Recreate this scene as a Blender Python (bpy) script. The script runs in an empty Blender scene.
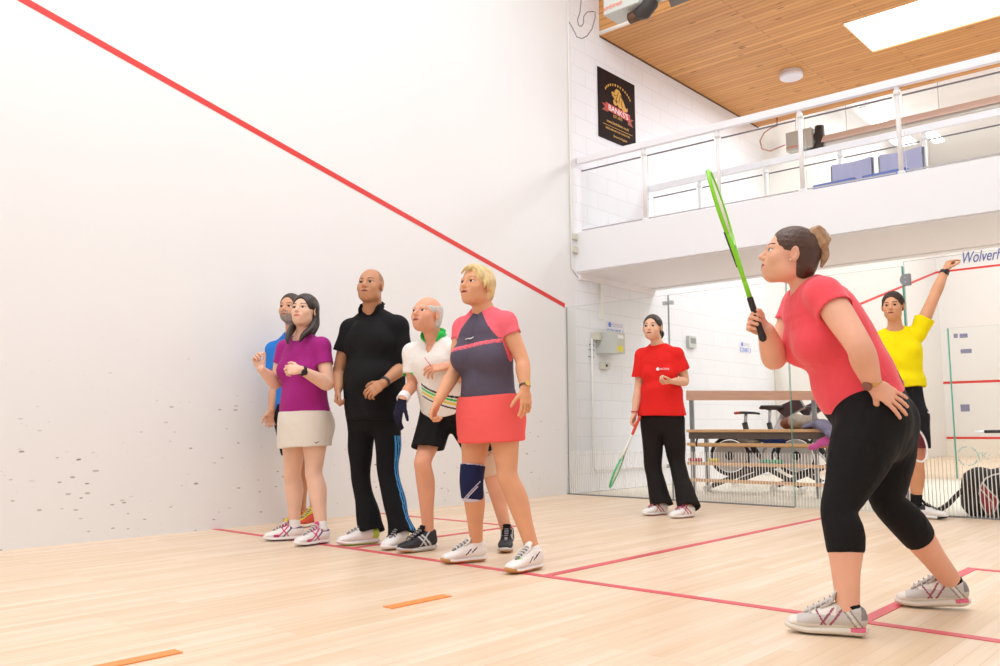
import bpy, bmesh, math, random
import numpy as np
from mathutils import Vector, Matrix
random.seed(4)
C = bpy.context.scene
COL = C.collection
PI = math.pi

# ------------------------------------------------------------------ camera
CAM = np.array([6.0158, -3.4662, .7511]); YAW, PIT, ROL, FOC = .7318, .1106, -.005, 855.23
Fv = np.array([-math.sin(YAW)*math.cos(PIT), math.cos(YAW)*math.cos(PIT), math.sin(PIT)])
Rv = np.cross(Fv, [0, 0, 1.]); Rv /= np.linalg.norm(Rv); Uv = np.cross(Rv, Fv)
R2 = Rv*math.cos(ROL)+Uv*math.sin(ROL); U2 = -Rv*math.sin(ROL)+Uv*math.cos(ROL)
cd = bpy.data.cameras.new('camera'); cam = bpy.data.objects.new('camera', cd); COL.objects.link(cam)
cd.sensor_width = 36; cd.lens = FOC*36/1000; cd.clip_start = .05
M = Matrix.Identity(4)
for i in range(3):
    M[i][0] = R2[i]; M[i][1] = U2[i]; M[i][2] = -Fv[i]; M[i][3] = CAM[i]
cam.matrix_world = M
C.camera = cam
# horizontal viewing directions, used to describe poses ("towards the camera", "to the left")
HF = np.array([-math.sin(YAW), math.cos(YAW), 0.]); HR = np.array([math.cos(YAW), math.sin(YAW), 0.])
UP = np.array([0, 0, 1.])

def ray(u, v): return Fv*FOC + R2*(u-500) - U2*(v-333)
def onz(u, v, z=0.):
    d = ray(u, v); return CAM + d*((z-CAM[2])/d[2])
def onx(u, v, x=0.):
    d = ray(u, v); return CAM + d*((x-CAM[0])/d[0])
def ony(u, v, y):
    d = ray(u, v); return CAM + d*((y-CAM[1])/d[1])
def ondepth(u, v, w):
    d = ray(u, v); return CAM + d*(w/(d@HF))

# ------------------------------------------------------------------ materials
def lin(c):
    return tuple(((x/12.92) if x <= .04045 else ((x+.055)/1.055)**2.4) for x in c)
def hexc(h):
    h = h.lstrip('#'); return lin(tuple(int(h[i:i+2], 16)/255 for i in (0, 2, 4)))
MATS = {}
def mat(name, col, rough=.6, metal=0., emit=None, estr=1., noise=0., nscale=30, bump=0., bscale=200, spec=.5, sss=0., sheen=0., stretch=None, wrinkle=0.):
    if name in MATS: return MATS[name]
    m = bpy.data.materials.new(name); m.use_nodes = True; N = m.node_tree.nodes; L = m.node_tree.links
    b = N['Principled BSDF']
    if isinstance(col, str): col = hexc(col)
    b.inputs['Base Color'].default_value = (*col, 1); b.inputs['Roughness'].default_value = rough
    b.inputs['Metallic'].default_value = metal; b.inputs['Specular IOR Level'].default_value = spec
    if sss:
        b.inputs['Subsurface Weight'].default_value = sss; b.inputs['Subsurface Radius'].default_value = (.02, .008, .004)
        b.inputs['Subsurface Scale'].default_value = .6
    if sheen: b.inputs['Sheen Weight'].default_value = sheen
    if emit:
        e = hexc(emit) if isinstance(emit, str) else emit
        b.inputs['Emission Color'].default_value = (*e, 1); b.inputs['Emission Strength'].default_value = estr
    if noise or bump:
        tc = N.new('ShaderNodeTexCoord'); src = tc.outputs['Object']
        if stretch:
            mp = N.new('ShaderNodeMapping'); mp.inputs['Scale'].default_value = stretch; L.new(src, mp.inputs[0]); src = mp.outputs[0]
    if noise:
        n = N.new('ShaderNodeTexNoise'); n.inputs['Scale'].default_value = nscale; n.inputs['Detail'].default_value = 4; L.new(src, n.inputs['Vector'])
        r = N.new('ShaderNodeValToRGB'); r.color_ramp.elements[0].position = .3; r.color_ramp.elements[1].position = .7
        r.color_ramp.elements[0].color = (*[c*(1-noise) for c in col], 1); r.color_ramp.elements[1].color = (*[min(1, c*(1+noise)) for c in col], 1)
        L.new(n.outputs['Fac'], r.inputs[0]); L.new(r.outputs[0], b.inputs['Base Color'])
    if bump:
        n = N.new('ShaderNodeTexNoise'); n.inputs['Scale'].default_value = bscale; n.inputs['Detail'].default_value = 5; L.new(src, n.inputs['Vector'])
        bp = N.new('ShaderNodeBump'); bp.inputs['Strength'].default_value = bump; bp.inputs['Distance'].default_value = .01
        L.new(n.outputs['Fac'], bp.inputs['Height']); L.new(bp.outputs[0], b.inputs['Normal'])
        if wrinkle:      # soft creases of cloth
            mp = N.new('ShaderNodeMapping'); mp.inputs['Scale'].default_value = (1, 1, .55); mp.inputs['Rotation'].default_value = (.5, .4, .3); L.new(tc.outputs['Object'], mp.inputs[0])
            w = N.new('ShaderNodeTexNoise'); w.inputs['Scale'].default_value = 7; w.inputs['Detail'].default_value = 2.5; w.inputs['Distortion'].default_value = 1.8; L.new(mp.outputs[0], w.inputs['Vector'])
            b2 = N.new('ShaderNodeBump'); b2.inputs['Strength'].default_value = wrinkle; b2.inputs['Distance'].default_value = .05
            L.new(w.outputs['Fac'], b2.inputs['Height']); L.new(b2.outputs[0], bp.inputs['Normal'])
    MATS[name] = m; return m

# ------------------------------------------------------------------ objects
def tag(o, label=None, cat=None, group=None, kind=None):
    if label: o['label'] = label
    if cat: o['category'] = cat
    if group: o['group'] = group
    if kind: o['kind'] = kind
    return o
def empty(name, loc=(0, 0, 0), **k):
    o = bpy.data.objects.new(name, None); COL.objects.link(o); o.location = Vector(loc); o.empty_display_size = .1
    return tag(o, **k)
def adopt(o, parent):
    """child keeps its world coordinates (parents are only translated)"""
    off = Vector((0, 0, 0)); q = parent
    while q is not None: off += q.matrix_parent_inverse.to_translation()+q.location; q = q.parent
    o.parent = parent; o.matrix_parent_inverse = Matrix.Translation(-off)
def link(name, me, mats, parent=None, smooth=False):
    o = bpy.data.objects.new(name, me); COL.objects.link(o)
    for m in (mats if isinstance(mats, (list, tuple)) else [mats]): me.materials.append(m)
    if parent is not None: adopt(o, parent)
    if smooth:
        me.polygons.foreach_set('use_smooth', [True]*len(me.polygons))
    return o
class MB:
    """collects shapes (world coordinates) for one mesh"""
    def __init__(s): s.b = bmesh.new()
    def box(s, lo, hi, mi=0, bev=0., rot=None):
        lo = Vector(lo); hi = Vector(hi); c = (lo+hi)/2; d = hi-lo
        r = bmesh.ops.create_cube(s.b, size=1); vs = r['verts']
        for v in vs: v.co = Vector((v.co.x*d.x, v.co.y*d.y, v.co.z*d.z))
        fs = list({f for v in vs for f in v.link_faces})
        if bev:
            es = list({e for v in vs for e in v.link_edges})
            rr = bmesh.ops.bevel(s.b, geom=es, offset=bev, segments=2, affect='EDGES', profile=.6)
            fs = [f for f in s.b.faces if f.is_valid and f in set(rr['faces']) or f in fs]
            vs = list({v for f in rr['faces'] for v in f.verts} | {v for v in vs if v.is_valid})
        for v in vs:
            if rot is not None: v.co = rot @ v.co
            v.co += c
        for f in {f for v in vs for f in v.link_faces}: f.material_index = mi
        return s
    def tube(s, pts, r, n=10, mi=0, cap=True):
        pts = [Vector(p) for p in pts]; rs = r if isinstance(r, (list, tuple)) else [r]*len(pts)
        rings = []; prev = None
        for i, p in enumerate(pts):
            t = (pts[min(i+1, len(pts)-1)]-pts[max(i-1, 0)]).normalized()
            if prev is None:
                a = t.orthogonal().normalized()
            else:
                a = (prev - t*prev.dot(t)); a = a.normalized() if a.length > 1e-6 else t.orthogonal().normalized()
            prev = a; b2 = t.cross(a)
            rings.append([s.b.verts.new(p+(a*math.cos(2*PI*k/n)+b2*math.sin(2*PI*k/n))*rs[i]) for k in range(n)])
        for i in range(len(rings)-1):
            for k in range(n):
                f = s.b.faces.new((rings[i][k], rings[i][(k+1) % n], rings[i+1][(k+1) % n], rings[i+1][k])); f.material_index = mi; f.smooth = True
        if cap:
            for rg in (rings[0][::-1], rings[-1]):
                f = s.b.faces.new(rg); f.material_index = mi
        return s
    def prism(s, poly, vec, mi=0):
        """polygon (3-D points) extruded by vec"""
        vec = Vector(vec); a = [s.b.verts.new(Vector(p)) for p in poly]; b = [s.b.verts.new(Vector(p)+vec) for p in poly]
        fs = [s.b.faces.new(a[::-1]), s.b.faces.new(b)]
        for i in range(len(a)): fs.append(s.b.faces.new((a[i], a[(i+1) % len(a)], b[(i+1) % len(a)], b[i])))
        for f in fs: f.material_index = mi
        return s
    def build(s, name, mats, parent=None):
        bmesh.ops.recalc_face_normals(s.b, faces=s.b.faces[:])
        me = bpy.data.meshes.new(name); s.b.to_mesh(me); s.b.free()
        return link(name, me, mats, parent)
def recentre(o):
    """put a top-level mesh object's origin at the base of its own shape"""
    me = o.data; n = len(me.vertices); a = np.empty(n*3); me.vertices.foreach_get('co', a); a = a.reshape(-1, 3)
    c = (a.min(0)+a.max(0))/2; c[2] = a[:, 2].min()
    me.vertices.foreach_set('co', (a-c).ravel()); me.update(); o.location = Vector(c); return o
def A3(sx): return np.array([sx, 1., 1.])
def text(name, body, size, origin, xdir, ydir, m, parent, ext=.001, align='CENTER', shear=0., sx=1.):
    cu = bpy.data.curves.new(name, 'FONT'); cu.body = body; cu.size = size; cu.extrude = ext; cu.align_x = align; cu.shear = shear
    cu.materials.append(m); o = bpy.data.objects.new(name, cu); COL.objects.link(o)
    x = Vector(xdir).normalized(); y = Vector(ydir).normalized(); z = x.cross(y)
    Mx = Matrix.Identity(4)
    for i in range(3): Mx[i][0] = x[i]; Mx[i][1] = y[i]; Mx[i][2] = z[i]; Mx[i][3] = origin[i]
    bpy.context.view_layer.update(); me = bpy.data.meshes.new_from_object(o.evaluated_get(bpy.context.evaluated_depsgraph_get())); me.name = name
    bpy.data.objects.remove(o); bpy.data.curves.remove(cu)
    n = len(me.vertices); a = np.empty(n*3); me.vertices.foreach_get('co', a); a = (a.reshape(-1, 3)*A3(sx))@np.array(Mx.to_3x3()).T+np.asarray(origin, float)
    me.vertices.foreach_set('co', a.ravel()); me.update(); me.materials.clear()
    return link(name, me, m, parent)
# ================================================================== THE SETTING
BY = 4.38            # glass back wall of the near court
W = 6.4; FY = -5.465; H = 7.2
YF = 9.9; YFF = 19.7  # glass wall and front wall of the court beyond

def nodes_mat(name):
    m = bpy.data.materials.new(name); m.use_nodes = True; return m, m.node_tree.nodes, m.node_tree.links, m.node_tree.nodes['Principled BSDF']

def plaster_marks(name, col, marks=True):
    """painted plaster with ball scuffs in a band of knee to waist height"""
    m, N, L, b = nodes_mat(name); b.inputs['Roughness'].default_value = .55
    tc = N.new('ShaderNodeTexCoord')
    base = N.new('ShaderNodeRGB'); base.outputs[0].default_value = (*hexc(col), 1)
    n0 = N.new('ShaderNodeTexNoise'); n0.inputs['Scale'].default_value = .8; n0.inputs['Detail'].default_value = 5; L.new(tc.outputs['Object'], n0.inputs['Vector'])
    mx0 = N.new('ShaderNodeMix'); mx0.data_type = 'RGBA'; mx0.inputs[7].default_value = (*[c*.95 for c in hexc(col)], 1)
    L.new(n0.outputs['Fac'], mx0.inputs[0]); L.new(base.outputs[0], mx0.inputs[6]); out = mx0.outputs[2]
    if marks:
        for sc, rot, th, colr, zlo, zhi, seed in (((.9, 7, 18), .12, .12, (.28, .23, .20), .15, .95, 0), ((.9, 11, 34), -.2, .15, (.36, .31, .28), .1, .75, 5), ((1, 3, 12), .25, .06, (.45, .40, .36), .2, 1.9, 9)):
            mp = N.new('ShaderNodeMapping'); mp.inputs['Scale'].default_value = sc; mp.inputs['Rotation'].default_value = (rot, 0, 0); mp.inputs['Location'].default_value = (0, seed, seed*1.3)
            L.new(tc.outputs['Object'], mp.inputs[0])
            nd = N.new('ShaderNodeTexNoise'); nd.inputs['Scale'].default_value = 3; L.new(mp.outputs[0], nd.inputs['Vector'])
            mxv = N.new('ShaderNodeMix'); mxv.data_type = 'RGBA'; mxv.inputs[0].default_value = .12; L.new(mp.outputs[0], mxv.inputs[6]); L.new(nd.outputs['Color'], mxv.inputs[7])
            v = N.new('ShaderNodeTexVoronoi'); v.inputs['Scale'].default_value = 1.25; L.new(mxv.outputs[2], v.inputs['Vector'])
            # only some of the cells carry a mark
            sep = N.new('ShaderNodeSeparateColor'); L.new(v.outputs['Color'], sep.inputs[0])
            pk = N.new('ShaderNodeMath'); pk.operation = 'GREATER_THAN'; pk.inputs[1].default_value = .15; L.new(sep.outputs[0], pk.inputs[0])
            sz = N.new('ShaderNodeMath'); sz.operation = 'MULTIPLY'; sz.inputs[1].default_value = th*1.5; L.new(sep.outputs[1], sz.inputs[0])
            lt = N.new('ShaderNodeMath'); lt.operation = 'LESS_THAN'; L.new(v.outputs['Distance'], lt.inputs[0]); L.new(sz.outputs[0], lt.inputs[1])
            m1 = N.new('ShaderNodeMath'); m1.operation = 'MULTIPLY'; L.new(pk.outputs[0], m1.inputs[0]); L.new(lt.outputs[0], m1.inputs[1])
            sx = N.new('ShaderNodeSeparateXYZ'); L.new(tc.outputs['Object'], sx.inputs[0])
            mr = N.new('ShaderNodeMapRange'); mr.inputs[1].default_value = zhi+.5; mr.inputs[2].default_value = zhi-.4; L.new(sx.outputs[2], mr.inputs[0])
            m2 = N.new('ShaderNodeMath'); m2.operation = 'MULTIPLY'; L.new(m1.outputs[0], m2.inputs[0]); L.new(mr.outputs[0], m2.inputs[1])
            m3 = N.new('ShaderNodeMath'); m3.operation = 'MULTIPLY'; L.new(m2.outputs[0], m3.inputs[0]); L.new(sep.outputs[2], m3.inputs[1])
            mx = N.new('ShaderNodeMix'); mx.data_type = 'RGBA'; L.new(m3.outputs[0], mx.inputs[0]); L.new(out, mx.inputs[6]); mx.inputs[7].default_value = (*colr, 1)
            out = mx.outputs[2]
    L.new(out, b.inputs['Base Color'])
    return m

def maple(name='maple_planks'):
    m, N, L, b = nodes_mat(name); b.inputs['Roughness'].default_value = .38; b.inputs['Specular IOR Level'].default_value = .35
    tc = N.new('ShaderNodeTexCoord'); mp = N.new('ShaderNodeMapping'); mp.inputs['Rotation'].default_value = (0, 0, PI/2)
    L.new(tc.outputs['Object'], mp.inputs[0])
    br = N.new('ShaderNodeTexBrick'); br.inputs['Scale'].default_value = 1; br.inputs['Brick Width'].default_value = .95; br.inputs['Row Height'].default_value = .062
    br.inputs['Mortar Size'].default_value = .0009; br.offset = .37; br.inputs['Bias'].default_value = .0
    br.inputs['Color1'].default_value = (*hexc('#F2DDC6'), 1); br.inputs['Color2'].default_value = (*hexc('#E7CDAE'), 1); br.inputs['Mortar'].default_value = (*hexc('#D2B596'), 1)
    L.new(mp.outputs[0], br.inputs['Vector'])
    mp2 = N.new('ShaderNodeMapping'); mp2.inputs['Scale'].default_value = (16, .8, 1); L.new(tc.outputs['Object'], mp2.inputs[0])
    n = N.new('ShaderNodeTexNoise'); n.inputs['Scale'].default_value = 1.6; n.inputs['Detail'].default_value = 6; L.new(mp2.outputs[0], n.inputs['Vector'])
    rp = N.new('ShaderNodeValToRGB'); rp.color_ramp.elements[0].position = .32; rp.color_ramp.elements[1].position = .7
    rp.color_ramp.elements[0].color = (.86, .80, .72, 1); rp.color_ramp.elements[1].color = (1, 1, 1, 1); L.new(n.outputs['Fac'], rp.inputs[0])
    mx = N.new('ShaderNodeMix'); mx.data_type = 'RGBA'; mx.blend_type = 'MULTIPLY'; mx.inputs[0].default_value = .75
    L.new(br.outputs['Color'], mx.inputs[6]); L.new(rp.outputs[0], mx.inputs[7]); L.new(mx.outputs[2], b.inputs['Base Color'])
    return m

def blockwork(name, col, axis='x', bw=.44, rh=.215):
    m, N, L, b = nodes_mat(name); b.inputs['Roughness'].default_value = .5
    tc = N.new('ShaderNodeTexCoord'); sx = N.new('ShaderNodeSeparateXYZ'); cx = N.new('ShaderNodeCombineXYZ'); L.new(tc.outputs['Object'], sx.inputs[0])
    L.new(sx.outputs[1 if axis == 'x' else 0], cx.inputs[0]); L.new(sx.outputs[2], cx.inputs[1])
    br = N.new('ShaderNodeTexBrick'); br.inputs['Scale'].default_value = 1; br.inputs['Brick Width'].default_value = bw; br.inputs['Row Height'].default_value = rh
    br.inputs['Mortar Size'].default_value = .004; br.inputs['Mortar Smooth'].default_value = .6; c = hexc(col)
    br.inputs['Color1'].default_value = (*c, 1); br.inputs['Color2'].default_value = (*[x*.975 for x in c], 1); br.inputs['Mortar'].default_value = (*[x*.80 for x in c], 1)
    L.new(cx.outputs[0], br.inputs['Vector']); L.new(br.outputs['Color'], b.inputs['Base Color'])
    bp = N.new('ShaderNodeBump'); bp.invert = True; bp.inputs['Strength'].default_value = .25; bp.inputs['Distance'].default_value = .006; L.new(br.outputs['Fac'], bp.inputs['Height'])
    L.new(bp.outputs[0], b.inputs['Normal'])
    return m

def pine(name='pine_boards'):
    m, N, L, b = nodes_mat(name); b.inputs['Roughness'].default_value = .5
    tc = N.new('ShaderNodeTexCoord'); sx = N.new('ShaderNodeSeparateXYZ'); L.new(tc.outputs['Object'], sx.inputs[0])
    ad = N.new('ShaderNodeMath'); ad.operation = 'ADD'; L.new(sx.outputs[1], ad.inputs[0]); L.new(sx.outputs[2], ad.inputs[1])
    cx = N.new('ShaderNodeCombineXYZ'); L.new(sx.outputs[0], cx.inputs[0]); L.new(ad.outputs[0], cx.inputs[1])
    br = N.new('ShaderNodeTexBrick'); br.inputs['Scale'].default_value = 1; br.inputs['Brick Width'].default_value = 2.7; br.inputs['Row Height'].default_value = .088; br.inputs['Mortar Size'].default_value = .004; br.offset = .41
    br.inputs['Color1'].default_value = (*hexc('#E0A869'), 1); br.inputs['Color2'].default_value = (*hexc('#CF9252'), 1); br.inputs['Mortar'].default_value = (*hexc('#9A6430'), 1)
    L.new(cx.outputs[0], br.inputs['Vector'])
    mp = N.new('ShaderNodeMapping'); mp.inputs['Scale'].default_value = (.8, 9, 1); L.new(cx.outputs[0], mp.inputs[0])
    n = N.new('ShaderNodeTexNoise'); n.inputs['Scale'].default_value = 1.5; n.inputs['Detail'].default_value = 5; L.new(mp.outputs[0], n.inputs['Vector'])
    rp = N.new('ShaderNodeValToRGB'); rp.color_ramp.elements[0].position = .3; rp.color_ramp.elements[1].position = .65; rp.color_ramp.elements[0].color = (.84, .76, .68, 1); rp.color_ramp.elements[1].color = (1.05, 1.03, 1, 1)
    L.new(n.outputs['Fac'], rp.inputs[0])
    mx = N.new('ShaderNodeMix'); mx.data_type = 'RGBA'; mx.blend_type = 'MULTIPLY'; mx.inputs[0].default_value = .8; L.new(br.outputs['Color'], mx.inputs[6]); L.new(rp.outputs[0], mx.inputs[7])
    mk = N.new('ShaderNodeMapping'); mk.inputs['Scale'].default_value = (2.4, 11.36, 1); L.new(cx.outputs[0], mk.inputs[0])
    v = N.new('ShaderNodeTexVoronoi'); v.inputs['Scale'].default_value = 1.; L.new(mk.outputs[0], v.inputs['Vector'])
    sc = N.new('ShaderNodeSeparateColor'); L.new(v.outputs['Color'], sc.inputs[0])
    g = N.new('ShaderNodeMath'); g.operation = 'GREATER_THAN'; g.inputs[1].default_value = .5; L.new(sc.outputs[0], g.inputs[0])
    mr = N.new('ShaderNodeMapRange'); mr.inputs[1].default_value = .17; mr.inputs[2].default_value = .07; L.new(v.outputs['Distance'], mr.inputs[0])
    mm = N.new('ShaderNodeMath'); mm.operation = 'MULTIPLY'; L.new(g.outputs[0], mm.inputs[0]); L.new(mr.outputs[0], mm.inputs[1])
    mx2 = N.new('ShaderNodeMix'); mx2.data_type = 'RGBA'; L.new(mm.outputs[0], mx2.inputs[0]); L.new(mx.outputs[2], mx2.inputs[6]); mx2.inputs[7].default_value = (*hexc('#7A4417'), 1)
    L.new(mx2.outputs[2], b.inputs['Base Color'])
    return m

def glass_mat(name, tint=(.985, .995, .99), frit=None, edge=False):
    m = bpy.data.materials.new(name); m.use_nodes = True; N = m.node_tree.nodes; L = m.node_tree.links
    N.remove(N['Principled BSDF']); out = N['Material Output']
    tr = N.new('ShaderNodeBsdfTransparent'); tr.inputs[0].default_value = (*tint, 1)
    gl = N.new('ShaderNodeBsdfGlossy'); gl.inputs['Roughness'].default_value = .02
    fr = N.new('ShaderNodeFresnel'); fr.inputs[0].default_value = 1.16
    mx = N.new('ShaderNodeMixShader'); L.new(fr.outputs[0], mx.inputs[0]); L.new(tr.outputs[0], mx.inputs[1]); L.new(gl.outputs[0], mx.inputs[2]); res = mx.outputs[0]
    if frit:      # fine white vertical bars printed on the lower glass
        tc = N.new('ShaderNodeTexCoord'); sx = N.new('ShaderNodeSeparateXYZ'); L.new(tc.outputs['Object'], sx.inputs[0])
        md = N.new('ShaderNodeMath'); md.operation = 'FRACT'; ml = N.new('ShaderNodeMath'); ml.operation = 'MULTIPLY'; ml.inputs[1].default_value = 1/frit[0]
        L.new(sx.outputs[0], ml.inputs[0]); L.new(ml.outputs[0], md.inputs[0])
        lt = N.new('ShaderNodeMath'); lt.operation = 'LESS_THAN'; lt.inputs[1].default_value = frit[1]; L.new(md.outputs[0], lt.inputs[0])
        zl = N.new('ShaderNodeMath'); zl.operation = 'LESS_THAN'; zl.inputs[1].default_value = frit[2]; L.new(sx.outputs[2], zl.inputs[0])
        mu = N.new('ShaderNodeMath'); mu.operation = 'MULTIPLY'; L.new(lt.outputs[0], mu.inputs[0]); L.new(zl.outputs[0], mu.inputs[1])
        df = N.new('ShaderNodeBsdfDiffuse'); df.inputs[0].default_value = (.88, .86, .82, 1)
        m2 = N.new('ShaderNodeMixShader'); L.new(mu.outputs[0], m2.inputs[0]); L.new(res, m2.inputs[1]); L.new(df.outputs[0], m2.inputs[2]); res = m2.outputs[0]
    L.new(res, out.inputs[0]); return m

M_wall = plaster_marks('court_plaster', '#ECEBEB'); M_wallc = plaster_marks('clean_plaster', '#ECEBEB', False)
M_block = blockwork('white_blockwork', '#EEEEF2'); M_blocky = blockwork('white_blockwork_end', '#EEEEF2', 'y')
M_floor = maple(); M_pine = pine(); M_white = mat('white_paint', '#EEEEF0', .45); M_trunk = mat('white_plastic', '#EFEDE8', .4)
M_soffit = mat('soffit_paint', '#F3EEF0', .6)
M_red = mat('red_line_paint', '#DB3A36', .5); M_redf = mat('red_floor_line', '#D95560', .45, noise=.12, nscale=3); M_tape = mat('orange_floor_tape', '#F5924A', .5)
M_glass = glass_mat('court_glass', frit=(.030, .24, .50)); M_glass2 = glass_mat('clear_glass')
M_edge = mat('green_glass_edge', '#4AA893', .25); M_edgeg = mat('grey_glass_edge', '#9FA6A5', .3)
M_grey = mat('grey_metal', '#8D8F92', .4, .6); M_steel = mat('steel', '#B9BABC', .3, .8); M_dark = mat('dark_plastic', '#26242A', .5)
M_beige = mat('beige_plastic', '#D6D2C2', .5); M_ltgrey = mat('light_grey_enamel', '#C9CBC6', .45)

def structure(name, mb, m): o = mb.build(name, m); o['kind'] = 'structure'; return o
structure('floor', MB().box((-.2, FY-.2, -.1), (W+.2, BY, 0)), M_floor)
structure('floor_lobby', MB().box((-.2, BY, -.1), (W+.2, YF, -.004)), mat('lobby_floor', '#E4DCCB', .5, noise=.06, nscale=4))
structure('floor_court_beyond', MB().box((-.2, YF, -.1), (W+.2, YFF+.2, -.002)), M_floor)
structure('wall_left', MB().box((-.2, FY-.2, 0), (0, 4.56, H)), M_wall)
structure('wall_lobby_left', MB().box((-.2, 4.56, 0), (0, YF-.15, H)), M_block)
structure('wall_left_court_beyond', MB().box((-.2, YF-.15, 0), (0, YFF, H)), M_wallc)
structure('wall_right', MB().box((W, FY-.2, 0), (W+.2, 4.56, H)), M_wallc)
structure('wall_lobby_right', MB().box((W, 4.56, 0), (W+.2, YF, H)), M_block)
structure('wall_right_court_beyond', MB().box((W, YF, 0), (W+.2, YFF, H)), M_wallc)
structure('wall_front', MB().box((0, FY-.2, 0), (W, FY, H)), M_wallc)
structure('wall_end_court_beyond', MB().box((0, YFF, 0), (W, YFF+.2, H)), M_wallc)
structure('ceiling', MB().box((-.2, FY-.2, H), (W+.2, 5.18, H+.1)), M_white)
structure('ceiling_court_beyond', MB().box((-.2, 9.7, H), (W+.2, YFF+.2, H+.1)), M_white)
# pine-boarded ceiling over the gallery: a drop front and a flat part with the rooflight opening
SK = (2.42, 5.35, 6.96, 8.03)
mb = MB().box((0, 5.16, 5.72), (W, 5.18, H))
mb.box((0, 5.18, 5.72), (W, SK[2], 5.80)).box((0, SK[3], 5.72), (W, 9.7, 5.80)).box((0, SK[2], 5.72), (SK[0], SK[3], 5.80)).box((SK[1], SK[2], 5.72), (W, SK[3], 5.80)).box((0, 9.68, 5.80), (W, 9.70, H))
structure('ceiling_pine', mb, M_pine)
structure('trim_rooflight', MB().box((SK[0]-.02, SK[2]-.02, 5.80), (SK[0], SK[3]+.02, 6.1)).box((SK[1], SK[2]-.02, 5.80), (SK[1]+.02, SK[3]+.02, 6.1)).box((SK[0], SK[2]-.02, 5.80), (SK[1], SK[2], 6.1)).box((SK[0], SK[3], 5.80), (SK[1], SK[3]+.02, 6.1)), M_white)
sk = structure('window_1', MB().box((SK[0], SK[2], 5.74), (SK[1], SK[3], 5.76)), mat('rooflight_daylight', '#FFFFFF', .5, emit='#FFFFFF', estr=5.0))
# strip coloured dark to draw the shadow line between ceiling and wall
structure('ceiling_shadow_strip', MB().box((0, 5.16, 5.705), (.015, 9.7, 5.72)), mat('painted_edge_shadow', '#6A4A30', .8))

# balcony: slab with upstand, soffit bulkhead (turned by about a degree, as in the hall)
def by(x, y0, k=.033): return y0+k*x
def slant(name, y0, y1, z0, z1, m, k0=.033, k1=.0):
    p = [(0, y0, z0), (W, by(W, y0, k0), z0), (W, by(W, y1, k1), z0), (0, y1, z0)]
    return structure(name, MB().prism(p, (0, 0, z1-z0)), m)
slant('wall_balcony_front', 4.60, 4.74, 2.59, 3.065, M_white, .033, .033)
slant('floor_gallery', 4.74, 6.32, 2.62, 2.76, M_soffit, .033, 0)
slant('ceiling_bulkhead', 4.62, 6.30, 2.575, 2.62, M_soffit, .033, 0)
structure('wall_balcony_rear', MB().box((0, 6.20, 2.56), (W, 6.32, 3.0)), M_white)
structure('trim_soffit', MB().box((0, 4.62, 2.50), (.03, 6.3, 2.575)), M_soffit)
# beam and upper wall in the court beyond
# floor lines
def fl(n, lo, hi, m=M_redf, z=.003): return structure(n, MB().box((*lo, .0002), (*hi, z)), m)
fl('floor_line_short', (0, -.025), (W, .025))
fl('floor_line_half_court', (3.175, .025), (3.225, BY-.02))
fl('floor_line_box_left_side', (1.6, .025), (1.65, 1.605)); fl('floor_line_box_left_back', (0, 1.555), (1.6, 1.605))
fl('floor_line_box_right_side', (4.75, .025), (4.80, 1.655)); fl('floor_line_box_right_back', (4.80, 1.605), (W, 1.655))
# sloping out-of-court line
def sline(name, ya, za, yb, zb, x0=0., t=.05, side=1):
    structure(name, MB().prism([(x0, ya, za), (x0, yb, zb), (x0, yb, zb+t), (x0, ya, za+t)], (.003*side, 0, 0)), M_red)
sline('wall_line_left', 4.36, 2.135, -5.465, 4.57)
sline('wall_line_right', 4.36, 2.135, -5.465, 4.57, W, .05, -1)
structure('wall_line_front', MB().box((0, FY, 4.57), (W, FY+.003, 4.62)), M_red)
sline('wall_line_left_court_beyond', YF+.02, 2.13, YFF, 4.57)
structure('wall_line_end', MB().box((0, YFF-.003, 4.57), (W, YFF, 4.62)), M_red)
structure('wall_line_service', MB().box((0, YFF-.003, 1.78), (W, YFF, 1.84)), M_red)
structure('wall_line_tin', MB().box((0, YFF-.02, .43), (W, YFF, .48)), M_red)
structure('wall_panel_tin', MB().box((0, YFF-.015, 0), (W, YFF, .43)), mat('tin_panel', '#EFE9E0', .4))
structure('baseboard_channel', MB().box((0, BY-.02, 0), (1.352, BY+.02, .012)).box((1.36, BY-.02, 0), (2.64, BY+.02, .012)).box((3.74, BY-.02, 0), (W, BY+.02, .012)), M_grey)

# orange tape dashes along the centre of the floor
for i, (y0, y1, lb) in enumerate(((-1.03, -.68, 'orange floor tape dash nearer the red short line'), (-2.32, -1.96, 'orange floor tape dash at the bottom edge of the photo'))):
    o = MB().box((3.155, y0, .0003), (3.215, y1, .004)).build('floor_tape', M_tape); tag(recentre(o), lb, 'tape', 'orange tape dashes on the court floor')

# glass back wall panels: body = glass faces, edges tinted
def glass_panel(name, x0, x1, y, z0, z1, label, em=M_edge, parent=None, gm=None, cat='glass panel', group='glass back wall panels', th=.008):
    b = MB(); b.box((x0, y-th, z0), (x1, y+th, z1))
    o = b.build(name, [gm or M_glass, em, M_glass2], parent)
    for p in o.data.polygons:
        if abs(p.normal.y) < .5: p.material_index = 1
        elif p.normal.y > 0: p.material_index = 2
    if parent is None: tag(o, label, cat, group)
    return o
GW = empty('glass_back_wall', (3.2, BY, 0), label='clear glass back wall of the near court with fine white bars along its foot', cat='glass wall')
GZ = 2.14
glass_panel('glass_panel', .012, 1.355, BY, .012, GZ, None, M_edgeg, GW)
glass_panel('glass_panel', 1.365, 2.645, BY, .012, GZ, None, M_edgeg, GW)
dr = empty('glass_door', (2.66, BY, 0), label='clear glass court door with green edges behind the woman in leggings', cat='glass door')
dr2 = glass_panel('door_leaf', 2.655, 3.70, BY, .010, 2.14, None, M_edge, dr)
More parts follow.
